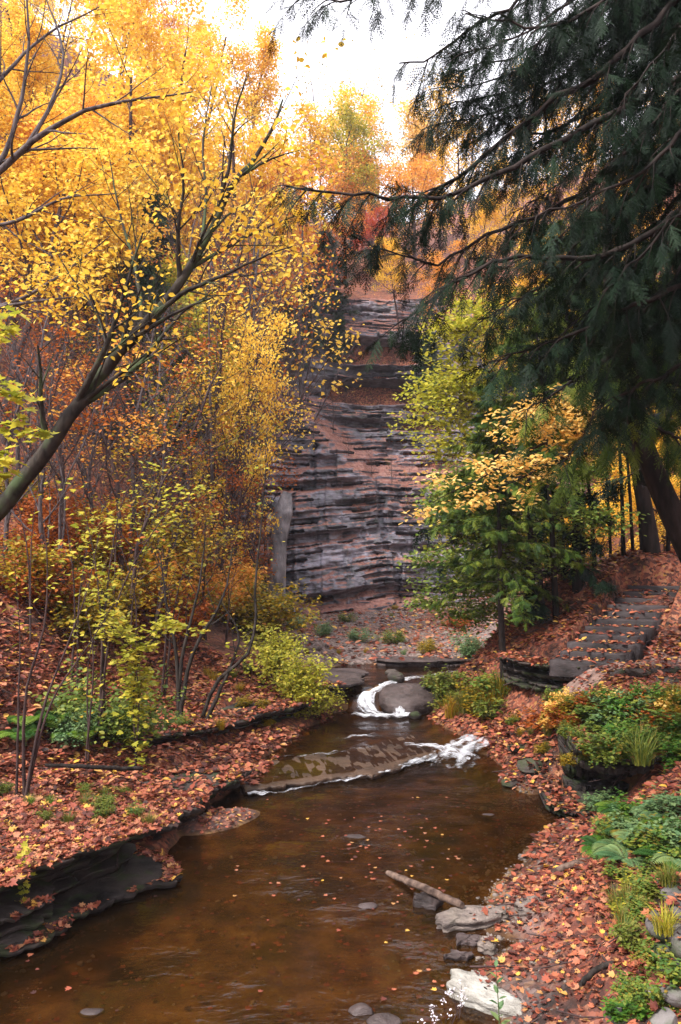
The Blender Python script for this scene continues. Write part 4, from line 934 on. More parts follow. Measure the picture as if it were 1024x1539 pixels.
for (k, px, py, Y, m) in [('wide', 870, 790, 30, 'yellow'), ('wide', 920, 830, 28, 'yellow'), ('slim', 790, 780, 32, 'lime'), ('wide', 985, 770, 28, 'yellow'), ('slim', 830, 860, 30, 'yellow'), ('wide', 1000, 840, 27, 'yellow'), ('slim', 1000, 680, 30, 'yellow'), ('slim', 930, 720, 32, 'yellow')]:
    hill_tree(k, px, py, Y, m, 'sunny yellow tree seen between the dark trunks beyond the stone steps', 'yellow trees beyond the steps', hmin=3, hmax=8)

for (k, px, py, Y, m) in [('slim', 20, 260, 26, 'yellow'), ('tall', 80, 300, 27, 'yellow'), ('slim', 140, 320, 28, 'yellow'), ('wide', 10, 340, 23, 'yellow'), ('slim', 200, 390, 28, 'yellow'), ('tall', 60, 200, 30, 'yellow'), ('slim', 330, 330, 40, 'yellow')]:
    hill_tree(k, px, py, Y, m, 'golden yellow tree on the nearer left slope behind the leaning trunk', 'golden trees on the nearer left slope', hmax=13)
# mid-slope trees on the left
hill_tree('wide', 352, 610, 25, 'yellow', 'small bright golden tree with a flat crown left of the pale cliff edge', hmin=3, hmax=8, wid=.5)
hill_tree('airy', 330, 590, 26, 'yellow', 'slender golden maple in front of the left edge of the cliff', hmin=6)
hill_tree('airy', 340, 620, 27, 'yellow', 'golden small tree whose leaves reach the pale cliff edge', hmin=4, wid=.8)
hill_tree('slim', 290, 545, 27, 'lime', 'yellow-green tree just right of the leaning trunk', hmin=5)
hill_tree('airy', 185, 650, 18, 'orange', 'thin orange-leaved sapling below the leaning trunk', hmin=3.5)
hill_tree('airy', 90, 620, 17, 'rust', 'rusty brown-leaved sapling under the leaning trunk at the left', hmin=3.5)
hill_tree('airy', 250, 640, 22, 'olive', 'olive brown sapling left of the slender golden maple', hmin=3.5)
for (px, py, Y) in [(330, 720, 24), (280, 760, 20), (380, 780, 28), (230, 800, 18), (360, 850, 25), (310, 830, 20), (190, 770, 17), (400, 700, 31), (395, 860, 27), (300, 680, 23)]:
    hill_tree('airy', px, py, Y, 'olive' if rg.random() < .5 else 'rust', 'twiggy brown and olive thicket tree low on the left slope', 'thicket on the left slope', hmin=2.6, hmax=7)
#==PART5==
# ------------------------------------------------------------------ near trees drawn limb by limb
def limb(T, pts, r0, r1, nk, klen, cfg, lvl=1, t0=.2, n=16, rng=None, sides=7):
    P = resample(np.array(pts, float), n)
    rng = rng or np.random.default_rng(1)
    P[1:-1] += rng.normal(0, r0 * .12, (n - 2, 3))
    rad = np.linspace(r0, r1, n); tube(T.wood, P, rad, sides, rng.random())
    if nk: kids(T, P, rad, klen / cfg['ratio'][lvl], lvl, cfg, rng, n=nk, t0=t0)
    return P

TW = mix(max=3, leaf=2, n=[8, 5, 4], t0=[.2, .2, .15], ang=[.8, .65, .6], ratio=[.5, .5, .5], up=[.02, .05, .03, .0], wob=.1, seg=[8, 6, 4, 3], sides=[6, 5, 4, 3], rr=.5, taper=.35)
rng = np.random.default_rng(42); T = Tree()
lean = [(-230, 1035, 8.6), (-120, 905, 8.4), (0, 765, 8.2), (60, 690, 8.1), (120, 605, 8), (185, 525, 8), (235, 470, 8), (290, 398, 8), (330, 318, 8.1), (365, 262, 8.2), (400, 212, 8.3), (425, 150, 8.4)]
P = limb(T, [at(*p) for p in lean], .125, .01, 12, .95, TW, 1, .42, 40, rng, 10)
for pts, r0, r1, nk, kl in [
    ([(112, 612, 8), (140, 560, 7.8), (168, 500, 7.7), (190, 430, 7.6), (215, 350, 7.6)], .04, .008, 8, .7),
    ([(130, 605, 8), (190, 565, 8.2), (240, 510, 8.4), (275, 470, 8.6), (320, 440, 8.8)], .035, .007, 8, .7),
    ([(230, 475, 8), (285, 435, 7.8), (345, 410, 7.6), (395, 385, 7.5), (440, 370, 7.5)], .028, .005, 9, .6),
    ([(285, 405, 8), (340, 372, 8.1), (395, 345, 8.2), (450, 322, 8.3)], .022, .005, 8, .6),
    ([(270, 425, 8), (268, 350, 7.8), (276, 270, 7.7), (268, 200, 7.6)], .028, .005, 9, .7),
    ([(325, 325, 8.1), (345, 245, 8), (352, 180, 8), (372, 110, 8)], .024, .005, 9, .65),
    ([(365, 262, 8.2), (405, 240, 8.3), (450, 226, 8.4)], .018, .004, 6, .5),
    ([(215, 492, 8), (205, 410, 8.3), (180, 320, 8.6), (165, 240, 8.8)], .026, .005, 9, .75),
    ([(300, 385, 8), (310, 300, 8.3), (305, 220, 8.5), (318, 130, 8.7)], .02, .005, 9, .7),
    ([(165, 548, 8), (150, 480, 8.4), (110, 420, 8.7), (80, 370, 8.9)], .022, .005, 8, .7)]:
    limb(T, [at(*p) for p in pts], r0, r1, nk, kl, TW, 1, .25, 14, rng, 6)
root = empty('leaning_tree', at(-230, 1035, 8.6), 'dark mossy tree leaning diagonally from the left edge with golden leaves', 'tree')
def local(acc_root, a):
    o = np.array(acc_root.location)
    for V in a.V: V -= o
    return a
def tree_from(T, root, bark, lm, per, spread, size, keep, tm_=DIAMOND, up=.35, droop=.5, flat=.7, seed=3):
    f = foliage(T, np.random.default_rng(seed), per, spread, size, up, tm_, droop, keep, flat=flat)
    obj('trunk', local(root, T.wood), bark, root, smooth=True)
    obj('crown', local(root, f), lm, root)
tree_from(T, root, M['moss_bark'], M['yellow'], 2, .11, .062, .27, OVAL)

# tree outside the left border whose boughs cross the upper left
rng = np.random.default_rng(43); T = Tree()
b0 = np.array([-5.6, 9.6, gz(-5.6, 9.6) - .2])
limb(T, [b0, b0 + [0, .1, 2.5], b0 + [.1, .2, 5], b0 + [.2, .3, 8], b0 + [.5, .4, 11]], .17, .05, 6, 1.6, TW, 1, .6, 20, rng, 9)
for pts, r0, r1, nk, kl in [
    ([(-70, 300, 9.8), (0, 255, 9.6), (60, 205, 9.4), (120, 170, 9.2), (200, 150, 9), (290, 138, 9)], .05, .006, 12, .8),
    ([(-70, 310, 9.8), (0, 245, 9.8), (30, 160, 9.8), (42, 80, 9.8), (40, -20, 9.8)], .045, .01, 10, .8),
    ([(40, 220, 9.5), (80, 150, 9.6), (95, 80, 9.8), (70, 0, 10)], .028, .008, 8, .7),
    ([(-70, 480, 9.6), (0, 462, 9.3), (60, 452, 9.1), (125, 447, 9)], .035, .006, 7, .5),
    ([(-30, 470, 9.4), (50, 440, 9.2), (110, 400, 9.1), (165, 355, 9)], .028, .005, 7, .5),
    ([(-70, 345, 9.8), (30, 330, 9.6), (90, 300, 9.5), (180, 290, 9.5)], .03, .005, 8, .7),
    ([(-60, 200, 9.8), (0, 120, 10), (60, 60, 10.2), (150, 10, 10.4)], .035, .006, 9, .8)]:
    limb(T, [at(*p) for p in pts], r0, r1, nk, kl, TW, 1, .25, 14, rng, 6)
root = empty('hillside_tree', b0, 'grey-boughed golden tree reaching in from the upper left border', 'tree')
tree_from(T, root, M['grey_bark'], M['yellow'], 2, .11, .062, .24, OVAL)

# fresh green maple spray at the left border
rng = np.random.default_rng(44); T = Tree()
b0 = np.array([-3.9, 6.6, gz(-3.9, 6.6) - .1])
limb(T, [b0, b0 + [-.05, 0, 1.2], b0 + [.1, .1, 2.4], b0 + [.2, .1, 3.8]], .03, .012, 4, .5, TW, 1, .5, 12, rng)
for pts in ([(-60, 640, 6.6), (-20, 630, 6.5), (20, 640, 6.4), (58, 655, 6.3)], [(-60, 560, 6.6), (-15, 520, 6.5), (10, 490, 6.4), (12, 478, 6.4)], [(-60, 700, 6.6), (-10, 690, 6.5), (20, 700, 6.4)], [(-60, 610, 6.6), (0, 585, 6.4), (40, 600, 6.3)]):
    limb(T, [at(*p) for p in pts], .012, .003, 5, .18, TW, 2, .4, 8, rng, 5)
root = empty('maple_sapling', b0, 'fresh green leafed sapling at the left border in front of the leaning trunk', 'sapling')
tree_from(T, root, M['twig'], M['lime'], 1, .05, .095, 1.0, MAPLE, .55)

# multi-stem saplings and thin trees on the left bank, stem by stem
ST = mix(max=2, leaf=1, n=[9, 5, 3], t0=[.25, .25, .2], ang=[.75, .7, .6], ratio=[.32, .5, .5], up=[.03, .04, .02], wob=.08, seg=[10, 6, 4], sides=[6, 4, 3], taper=.4)
def stems(label, base, tops, r, lm, per, spread, size, keep, cat='sapling', bark='twig', nk=7, kl=.6, tm_=OVAL, seed=1, up=.6, name='sapling', flat=.3, t0=.45):
    rng = np.random.default_rng(seed); T = Tree()
    x, y, z = at(*base); z = gz(x, y) - .08; b = np.array([x, y, z])
    for k, mids in enumerate(tops):
        q = [b + rng.normal(0, .04, 3) * [1, 1, 0]] + [at(*m) for m in mids]
        limb(T, q, r * rng.uniform(.8, 1.1), r * .16, nk, kl, ST, 0 if kl > 1.2 else 1, t0, 16, rng, 6)
    root = empty(name, b, label, cat)
    obj('trunk', local(root, T.wood), M[bark], root, smooth=True)
    if lm:
        f = foliage(T, np.random.default_rng(seed + 9), per, spread, size, up, tm_, .5, keep, flat=flat)
        obj('crown', local(root, f), M[lm], root)
    return root
stems('bare multi-stemmed sapling at the far left of the leafy bank', (30, 1150, 10.6), [[(70, 1050, 10.6), (105, 960, 10.6), (130, 890, 10.7), (150, 800, 10.8)], [(28, 1060, 10.6), (30, 960, 10.7), (22, 850, 10.8)], [(85, 1040, 10.6), (140, 960, 10.7), (175, 900, 10.8)], [(40, 1040, 10.5), (68, 930, 10.5), (70, 820, 10.5), (60, 760, 10.5)]], .026, 'lime', 1, .1, .085, .38, seed=3, nk=5, kl=.45)
stems('crooked dark sapling rising beside the yellow bush', (300, 1065, 15.3), [[(330, 1020, 15.3), (372, 985, 15.3), (384, 940, 15.4), (384, 880, 15.5), (392, 800, 15.6), (400, 700, 15.8)], [(345, 1005, 15.3), (360, 960, 15.4), (330, 900, 15.6)]], .05, 'lime', 1, .14, .1, .4, seed=4, nk=6, kl=.7, bark='dark_bark')
stems('upright dark sapling with two stems left of the crooked one', (272, 1050, 15.2), [[(272, 1000, 15.2), (285, 940, 15.2), (300, 880, 15.3), (310, 780, 15.4)], [(285, 1000, 15.2), (300, 960, 15.2), (335, 900, 15.3), (350, 820, 15.4)], [(265, 980, 15.2), (250, 900, 15.3), (240, 830, 15.4)]], .055, 'olive', 1, .16, .1, .4, seed=5, nk=7, kl=.8, bark='dark_bark')
stems('slim yellow-leaved maple on the left bank with layered sprays', (150, 985, 13.2), [[(160, 900, 13.2), (170, 820, 13.2), (190, 740, 13.2), (230, 690, 13.2)], [(150, 900, 13.2), (135, 800, 13.2), (120, 740, 13.2)], [(190, 870, 13), (230, 800, 12.9), (290, 720, 12.9)]], .03, 'lime', 2, .16, .085, .7, seed=6, nk=9, kl=.65, tm_=MAPLE)
stems('small yellow-green maple with a flat spray above the green bush', (205, 1060, 12.8), [[(205, 1010, 12.8), (215, 970, 12.7), (235, 945, 12.6), (270, 935, 12.5)], [(200, 990, 12.7), (185, 955, 12.6), (170, 940, 12.6)]], .022, 'lime', 4, .12, .1, 1.0, seed=7, nk=8, kl=.45, tm_=MAPLE, t0=.35)
stems('thin golden sapling on the left bank below the slender maple', (250, 960, 16.2), [[(250, 880, 16.2), (245, 820, 16.2), (250, 760, 16.2)], [(270, 880, 16.2), (290, 820, 16.2)]], .03, 'olive', 2, .2, .12, .7, seed=8, nk=8, kl=.7)
stems('yellow sapling left of the dark two-stemmed one', (110, 930, 14.5), [[(110, 860, 14.5), (100, 790, 14.5), (80, 730, 14.5)], [(125, 860, 14.5), (140, 800, 14.5), (170, 770, 14.5)]], .025, 'lime', 2, .16, .11, .7, seed=9, nk=8, kl=.6, tm_=MAPLE)
stems('leafless grey sapling with a forked top beneath the leaning trunk', (90, 800, 17), [[(95, 720, 17), (75, 640, 17), (80, 560, 17), (100, 480, 17)], [(100, 720, 17), (130, 660, 17), (150, 590, 17), (190, 540, 17)]], .035, None, 0, 0, 0, 1, seed=10, nk=10, kl=.9, bark='grey_bark')
stems('pale slender trunk standing straight left of the cliff', (318, 730, 24), [[(318, 660, 24), (316, 580, 24), (314, 480, 24), (318, 380, 24)]], .09, 'yellow', 2, .3, .15, .6, seed=11, nk=12, kl=1.1, bark='grey_bark', name='tree', cat='tree')
for k, (bx, by, Y, tx, ty) in enumerate([(40, 900, 15, 20, 640), (170, 880, 17, 150, 650), (230, 900, 18, 262, 700), (340, 940, 20, 330, 760), (130, 1010, 12.5, 135, 850), (200, 930, 15.5, 180, 760)]):
    stems('thin bare brown whip of a sapling on the left bank', (bx, by, Y), [[((bx * 2 + tx) / 3 + 6, (by * 2 + ty) / 3, Y), ((bx + tx * 2) / 3 - 6, (by + ty * 2) / 3, Y), (tx, ty, Y)], [((bx + tx) / 2 + 22, (by + ty) / 2, Y), (tx + 50, ty + 40, Y)]], .02, 'rust' if k % 2 else 'olive', 1, .2, .11, .35, seed=30 + k, nk=6, kl=.6)['group'] = 'bare whips on the left bank'

# ------------------------------------------------------------------ big hemlock, right foreground
def hem_limb(W, C, pts, r0, rng, dens=9, slen=.75, size=.24, droop=.9, t0=.0, gap=.075, temps=SPRAYS):
    P = resample(np.array(pts, float), 40); P[1:-1] += rng.normal(0, .012, (38, 3))
    tube(W, P, np.linspace(r0, r0 * .15, 40), 6)
    seg = np.linalg.norm(np.diff(P, axis=0), axis=1); Ln = seg.sum(); n = int(Ln * dens)
    PP, DD = [], []
    for k in range(n):
        t = t0 + (1 - t0) * (k + rng.random()) / n; f = t * 39; i = min(int(f), 38); f -= i
        c = P[i] * (1 - f) + P[i + 1] * f; tg = norm(P[i + 1] - P[i])
        lat = norm(np.cross(tg, [0, 0, 1])) * (1 if k % 2 else -1)
        d = norm(tg * rng.uniform(.4, 1.0) + lat * rng.uniform(.3, 1.0) + [0, 0, rng.uniform(-.45, .12)])
        L_ = slen * rng.uniform(.45, 1.2) * (1 - .35 * t); m = 6; q = [c]
        for s in range(m):
            d = norm(d + [0, 0, -.15 * droop] + rng.normal(0, .05, 3)); q.append(q[-1] + d * L_ / m)
        q = np.array(q); tube(W, q, np.linspace(r0 * .16 + .002, .0015, m + 1), 3)
        e = max(2, int(L_ / gap))
        for j in range(e):
            f2 = (j + rng.random()) / e * m; i2 = min(int(f2), m - 1); f2 -= i2
            c2 = q[i2] * (1 - f2) + q[i2 + 1] * f2; tg2 = norm(q[i2 + 1] - q[i2]); l2 = norm(np.cross(tg2, [0, 0, 1])) * (1 if j % 2 else -1)
            PP.append(c2); DD.append(tg2 * .8 + l2 * rng.uniform(.3, 1.0))
        PP.append(q[-1]); DD.append(q[-1] - q[-2])
    PP.append(P[-1]); DD.append(P[-1] - P[-2])
    sprays(C, PP, DD, rng, size, temps, droop * .6, roll=.8)

rng = np.random.default_rng(8); W = Acc(); C = Acc()
hb = np.array([4.35, 7.5, gz(4.35, 7.5) - .15])
tr = resample([hb, hb + [.05, 0, 3], hb + [.0, .05, 6.5], hb + [.1, 0, 10], hb + [.15, .05, 14]], 24); tube(W, tr, np.linspace(.26, .05, 24), 10)
HL = [
    ([(1240, -330, 7.4), (1100, -120, 7.1), (1012, 0, 7), (952, 65, 7), (902, 110, 7), (812, 165, 7.2), (727, 235, 7.4), (650, 292, 7.5), (590, 330, 7.6)], .06, 10, .7),
    ([(1240, -40, 7.5), (1100, 60, 7.1), (1000, 130, 6.9), (862, 200, 6.8), (792, 240, 6.8), (727, 272, 6.8), (677, 295, 6.8), (612, 300, 6.8), (512, 290, 6.8), (430, 280, 6.8)], .05, 9, .62),
    ([(1240, 200, 7.5), (1130, 250, 7), (1040, 310, 6.7), (957, 360, 6.6), (892, 390, 6.5), (822, 388, 6.5), (777, 386, 6.5), (700, 415, 6.5), (640, 455, 6.6), (605, 485, 6.7)], .05, 10, .62),
    ([(1240, -500, 7.5), (1050, -260, 7.6), (850, -110, 7.6), (700, -60, 7.6), (580, -20, 7.6), (500, 0, 7.7), (440, -20, 7.7)], .045, 8, .55),
    ([(1240, 300, 7.5), (1130, 380, 7), (1024, 430, 6.7), (930, 470, 6.5), (850, 505, 6.5), (780, 530, 6.5), (735, 545, 6.5)], .045, 10, .6),
    ([(1240, 420, 7.5), (1150, 470, 7.2), (1060, 530, 7), (980, 570, 7), (920, 600, 7), (890, 620, 7)], .045, 10, .62),
    ([(1240, -100, 7.5), (1100, 30, 7.6), (980, 180, 7.7), (900, 270, 7.7), (820, 320, 7.7), (740, 350, 7.7), (650, 395, 7.7), (560, 370, 7.8)], .045, 9, .7),
    ([(1240, -420, 7.5), (1020, -200, 7.8), (880, -90, 8), (780, 0, 8), (700, 50, 8), (640, 90, 8), (600, 95, 8)], .045, 8, .6),
    ([(1240, -250, 7.5), (1100, -60, 8), (1000, 60, 8.2), (900, 160, 8.3), (800, 200, 8.4), (720, 160, 8.4)], .04, 8, .7),
    ([(1240, 120, 7.5), (1120, 200, 8), (1010, 260, 8.2), (900, 330, 8.3), (800, 440, 8.3), (720, 480, 8.3)], .04, 9, .7),
    ([(1240, 220, 7.5), (1130, 300, 7.8), (1020, 380, 8), (950, 430, 8), (880, 470, 8), (830, 520, 8)], .04, 9, .7),
    ([(1240, 0, 7.5), (1120, 90, 6.6), (1030, 190, 6.3), (960, 260, 6.2), (880, 300, 6.2), (790, 330, 6.2)], .04, 9, .6),
    ([(1240, -480, 7.5), (1080, -200, 7.2), (960, -60, 7), (880, 20, 7), (800, 40, 7), (700, 20, 7.1)], .045, 9, .6),
    ([(1240, 60, 7.5), (1150, 170, 7.2), (1080, 330, 7.1), (1000, 460, 7.1), (940, 540, 7.1)], .04, 9, .7),
]
HL += [([(1240, 60 + 90 * k - 200, 7.5), (1140, 40 + 90 * k - 120, 6.6 + .5 * (k % 3)), (1060, 60 + 90 * k - 60, 6.3 + .6 * (k % 3)), (985, 110 + 90 * k - 20, 6.2 + .6 * (k % 3)), (925 - 20 * (k % 2), 170 + 90 * k, 6.2 + .6 * (k % 3))], .035, 11, .6) for k in range(6)]
HL += [([(1240, -460 + 40 * k, 7.5), (1060, -200 + 35 * k, 7.3 + .35 * k), (940, -70 + 30 * k, 7.3 + .35 * k), (850, 10 + 25 * k, 7.3 + .35 * k), (770, 60 + 25 * k, 7.4 + .35 * k), (700 - 15 * k, 80 + 28 * k, 7.5 + .35 * k)], .035, 12, .6) for k in range(5)]
HL += [([(1240, -560 + 85 * k, 7.5), (1100, -330 + 85 * k, 8.2 + .4 * (k % 3)), (980, -170 + 85 * k, 8.6 + .4 * (k % 3)), (860, -60 + 80 * k, 8.8 + .4 * (k % 3)), (745 + 25 * (k % 3), 40 + 70 * k, 8.8 + .4 * (k % 3))], .035, 11, .7) for k in range(7)]
HL += [([(1240, -300 + 95 * k, 7.5), (1120, -170 + 95 * k, 7.2), (1020, -60 + 95 * k, 7.2), (930 - 30 * (k % 2), 30 + 95 * k, 7.3)], .035, 11, .65) for k in range(6)]
for pts, r0, dn, sl in HL:
    hem_limb(W, C, [tr[min(23, max(2, int((at(pts[0][0], pts[0][1], 7.5)[2] - hb[2]) / 14 * 23)))]] + [at(*p) for p in pts[1:]], r0, rng, dn, sl, t0=.12)
root = empty('hemlock_tree', hb, 'big dark hemlock whose drooping boughs fill the upper right', 'tree')
obj('trunk', local(root, W), M['hem_bark'], root, smooth=True)
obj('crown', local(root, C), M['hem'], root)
print('hemlock sprays verts', C.n)

# leaning dark trunk at the right edge with low boughs
rng = np.random.default_rng(9); W = Acc(); C = Acc()
hb = np.array([6.0, 11.2, gz(6.0, 11.2) - .2])
tr = resample([hb, at(1085, 920, 11.1), at(1024, 800, 11), at(985, 715, 11), at(950, 610, 11), at(925, 500, 11), at(912, 380, 11), at(915, 250, 11.2)], 30); tube(W, tr, np.linspace(.27, .02, 30), 10)
for pts, r0, dn, sl in [
    ([(950, 610, 11), (985, 640, 10.4), (1024, 660, 10), (1080, 690, 9.8)], .04, 7, .9), ([(950, 605, 11), (910, 640, 10.6), (870, 665, 10.4), (840, 700, 10.3)], .04, 7, .8),
    ([(940, 560, 11), (1000, 570, 10.2), (1060, 600, 10)], .04, 7, .9), ([(935, 520, 11), (880, 560, 10.4), (820, 600, 10.2), (780, 620, 10.2)], .04, 6, .8),
    ([(925, 480, 11), (980, 500, 10.2), (1050, 540, 9.9)], .04, 6, .9), ([(930, 500, 11), (900, 580, 12), (870, 640, 12.4)], .04, 6, .9),
    ([(915, 400, 11), (970, 420, 11.4), (1050, 450, 11.6)], .04, 6, 1.0), ([(910, 350, 11), (860, 400, 11.5), (800, 460, 11.8), (770, 520, 12)], .04, 6, 1.0)]:
    hem_limb(W, C, [at(*p) for p in pts], r0, rng, dn, sl, .34, gap=.12)
root = empty('hemlock_tree', hb, 'thick dark trunk leaning left at the right edge above the steps', 'tree')
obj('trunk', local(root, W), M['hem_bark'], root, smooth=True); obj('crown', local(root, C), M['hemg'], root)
#==PART6==
# ------------------------------------------------------------------ trees by the steps on the right
young_k = 0
def young_hemlock(label, base, top, r, spread, nwh, seed, mat='hemg', lean=(0, 0), t0=.2, size=.5, droop=.45, pern=4, bark='hem_bark', sub=3):
    x, y = (base[0] - CX) / F * base[2], base[2]; z = gz(x, y) - .1
    H = CZ + (HY - top) / F * y - z
    return conifer('hemlock_tree', seed, H, r, spread, dict(trunk=M[bark], crown=M[mat]), label, base=(x, y, z), size=size, nwh=nwh, t0=t0, pern=pern, lean=lean, droop=droop, bdroop=-.09, sub=sub)
young_hemlock('small green hemlock standing alone on the ledge left of the stone steps', (757, 970, 17), 600, .085, 1.7, 44, 201, t0=.40, size=.19, pern=6, lean=(-.03, 0))
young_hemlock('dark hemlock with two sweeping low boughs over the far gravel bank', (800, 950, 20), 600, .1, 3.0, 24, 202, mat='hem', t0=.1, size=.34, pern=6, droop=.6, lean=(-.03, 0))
young_hemlock('slim dark hemlock just left of the foot of the stone steps', (838, 930, 18.3), 440, .08, 1.7, 22, 203, t0=.52, size=.26, pern=6, lean=(-.08, 0))
young_hemlock('tall dark hemlock behind the left side of the stone steps', (868, 905, 18.8), 340, .13, 2.1, 26, 204, t0=.5, size=.28, pern=6, lean=(-.05, 0))
young_hemlock('thin hemlock in the middle of the row behind the stone steps', (895, 890, 19.5), 440, .06, 1.6, 18, 205, t0=.6, size=.26, pern=6, lean=(-.12, 0))
young_hemlock('thin straight hemlock above the middle of the stone steps', (938, 872, 20), 420, .06, 1.5, 22, 206, t0=.55, size=.26, pern=6, lean=(-.06, 0))
young_hemlock('slender hemlock pair member left near the top of the steps', (953, 868, 20.3), 400, .05, 1.3, 20, 207, t0=.6, size=.26, pern=6, lean=(-.07, 0))
young_hemlock('thick curved hemlock leaning left over the top of the steps', (985, 872, 19.3), 330, .22, 2.4, 26, 208, mat='hem', t0=.48, size=.3, pern=6, lean=(-.22, 0))
young_hemlock('slender upright hemlock at the top right of the steps', (1005, 868, 20), 380, .06, 1.5, 18, 209, t0=.6, size=.26, pern=6)
young_hemlock('hemlock at the right border past the top of the steps', (1045, 865, 19.5), 330, .1, 2.0, 24, 210, t0=.55, size=.28, pern=6)
for k, (bx, Y, tx) in enumerate([(850, 19.4, -.05), (918, 20.5, -.08), (966, 21, -.05), (1022, 20.5, .02), (880, 21, -.04)]):
    young_hemlock('thin dark bare-stemmed young hemlock in the row behind the steps', (bx, 880, Y), 520, .045, 1.1, 14, 215 + k, t0=.65, size=.38, lean=(tx, 0))['group'] = 'thin stems behind the steps'

o_ = young_hemlock('tall dark hemlock rising behind the big one above the steps', (1110, 960, 13.0), -260, .22, 3.6, 44, 230, mat='hem', t0=.3, size=.36, pern=6, droop=.8, lean=(.02, 0))
def sprayed(label, trunk_pts, limbs, r, lm, per, spread, size, keep, seed, bark='dark_bark', kl=.9, nk=9, tm_=OVAL, name='tree', up=.5, flat=.35):
    rng = np.random.default_rng(seed); T = Tree()
    x, y, z = at(*trunk_pts[0]); z = gz(x, y) - .1; b = np.array([x, y, z])
    limb(T, [b] + [at(*p) for p in trunk_pts[1:]], r, r * .25, 0, 1, TW, 1, .4, 20, rng, 8)
    for l in limbs: limb(T, [at(*p) for p in l], r * .45, r * .07, nk, kl, TW, 1, .15, 14, rng, 6)
    root = empty(name, b, label, 'tree')
    obj('trunk', local(root, T.wood), M[bark], root, smooth=True)
    obj('crown', local(root, foliage(T, np.random.default_rng(seed), per, spread, size, up, tm_, .5, keep, flat=flat)), M[lm], root)
sprayed('yellow-green tree arching left across the right edge of the cliff', [(850, 930, 22), (840, 800, 22), (800, 650, 22), (770, 560, 22), (760, 450, 22)],
        [[(800, 650, 22), (730, 610, 21.5), (680, 600, 21), (630, 610, 21)], [(775, 580, 22), (720, 555, 21.5), (670, 575, 21)], [(830, 740, 22), (760, 680, 21.5), (700, 660, 21), (660, 670, 21)], [(765, 500, 22), (720, 480, 21), (690, 500, 21)],
         [(835, 780, 22), (780, 730, 21), (720, 720, 20.5), (690, 740, 20.5)], [(770, 520, 22), (830, 500, 22), (880, 520, 22)], [(800, 640, 22), (860, 600, 22), (900, 610, 22)], [(840, 800, 22), (790, 800, 21), (730, 790, 20.5), (700, 800, 20.5)]], .14, 'lime', 5, .34, .12, 1.0, 401, kl=1.1, nk=10)
sprayed('green leafed small tree right of the cliff foot above the small hemlock', [(815, 945, 18.5), (810, 850, 18.5), (790, 760, 18.5), (770, 700, 18.5)],
        [[(800, 800, 18.5), (740, 770, 18), (690, 775, 17.8)], [(790, 760, 18.5), (730, 740, 18), (690, 730, 18)], [(805, 840, 18.5), (750, 830, 18), (710, 850, 17.8)], [(775, 720, 18.5), (830, 690, 18.3), (880, 700, 18)], [(800, 790, 18.5), (850, 770, 18.2), (890, 790, 18)], [(808, 860, 18.5), (770, 870, 18), (735, 880, 18)]], .08, 'bushg', 5, .3, .1, .9, 402, kl=.85, nk=9)
sprayed('layered yellow-green small tree sweeping low over the far bank behind the small hemlock', [(800, 955, 19.5), (795, 880, 19.5), (775, 800, 19.5), (760, 720, 19.5)],
        [[(790, 870, 19.5), (740, 860, 19.2), (690, 890, 19), (650, 910, 18.9)], [(780, 820, 19.5), (720, 800, 19.2), (670, 820, 19), (640, 850, 19)], [(795, 890, 19.5), (750, 900, 19.2), (710, 930, 19)], [(765, 750, 19.5), (710, 730, 19.2), (670, 760, 19)], [(785, 840, 19.5), (830, 820, 19.3), (860, 850, 19.2)]], .07, 'bushg', 4, .26, .1, 1.0, 405, kl=.8, nk=9)
sprayed('beech with pale golden leaves hanging in front of the dark hemlocks', [(1080, 960, 13.5), (1045, 820, 13.4), (985, 705, 13.2), (890, 660, 13)],
        [[(905, 690, 13.3), (860, 640, 12.8), (800, 630, 12.4), (750, 645, 12.2)], [(900, 670, 13), (850, 660, 12.6), (790, 680, 12.2), (740, 710, 12), (690, 735, 11.9), (650, 755, 11.9)], [(890, 660, 13), (870, 620, 12.6), (820, 610, 12.3)], [(900, 680, 13.2), (840, 690, 12.4), (780, 720, 12.1), (720, 745, 12)], [(895, 665, 13), (880, 650, 12.3), (850, 640, 12)]], .07, 'tan', 2, .16, .08, .9, 403, kl=.5, nk=8)

# ------------------------------------------------------------------ low plants
dg = bpy.context.evaluated_depsgraph_get(); dg.update()
def bvh_of(objs):
    V = []; P = []; n = 0
    for o in objs:
        mw = o.matrix_world if o.parent is None else o.parent.matrix_world @ o.matrix_basis
        if o.parent is None: mw = o.matrix_basis
        else: mw = o.parent.matrix_basis @ o.matrix_basis
        vs = np.empty(len(o.data.vertices) * 3, np.float32); o.data.vertices.foreach_get('co', vs)
        vs = vs.reshape(-1, 3); A = np.array(mw); vs = vs @ A[:3, :3].T + A[:3, 3]
        V.append(vs); P += [[i + n for i in p.vertices] for p in o.data.polygons]; n += len(vs)
    return BVHTree.FromPolygons(np.concatenate(V).tolist(), P)
BV = bvh_of(hard)
def hit(px, py):
    d = Vector(((px - CX) / F, 1, (HY - py) / F)).normalized()
    p, nrm, i, dd = BV.ray_cast(Vector((0, 0, CZ)), d)
    return p
PL = {}
def two_mesh(name, A, ma, B, mb):
    J = Acc(); nA = [len(np.concatenate(A.Q)) if A.Q else 0, len(np.concatenate(A.T)) if A.T else 0]; nB = [len(np.concatenate(B.Q)) if B.Q else 0, len(np.concatenate(B.T)) if B.T else 0]
    for X_ in (A, B):
        if X_.n: V, Q, T, R = X_.data(); J.add(V, Q, T, R)
    me = to_mesh(name, J, [ma, mb])
    me.polygons.foreach_set('material_index', np.concatenate([np.zeros(nA[0]), np.ones(nB[0]), np.zeros(nA[1]), np.ones(nB[1])]).astype(np.int32))
    return me
def slot0(o, m):
    o.material_slots[0].link = 'OBJECT'; o.material_slots[0].material = m
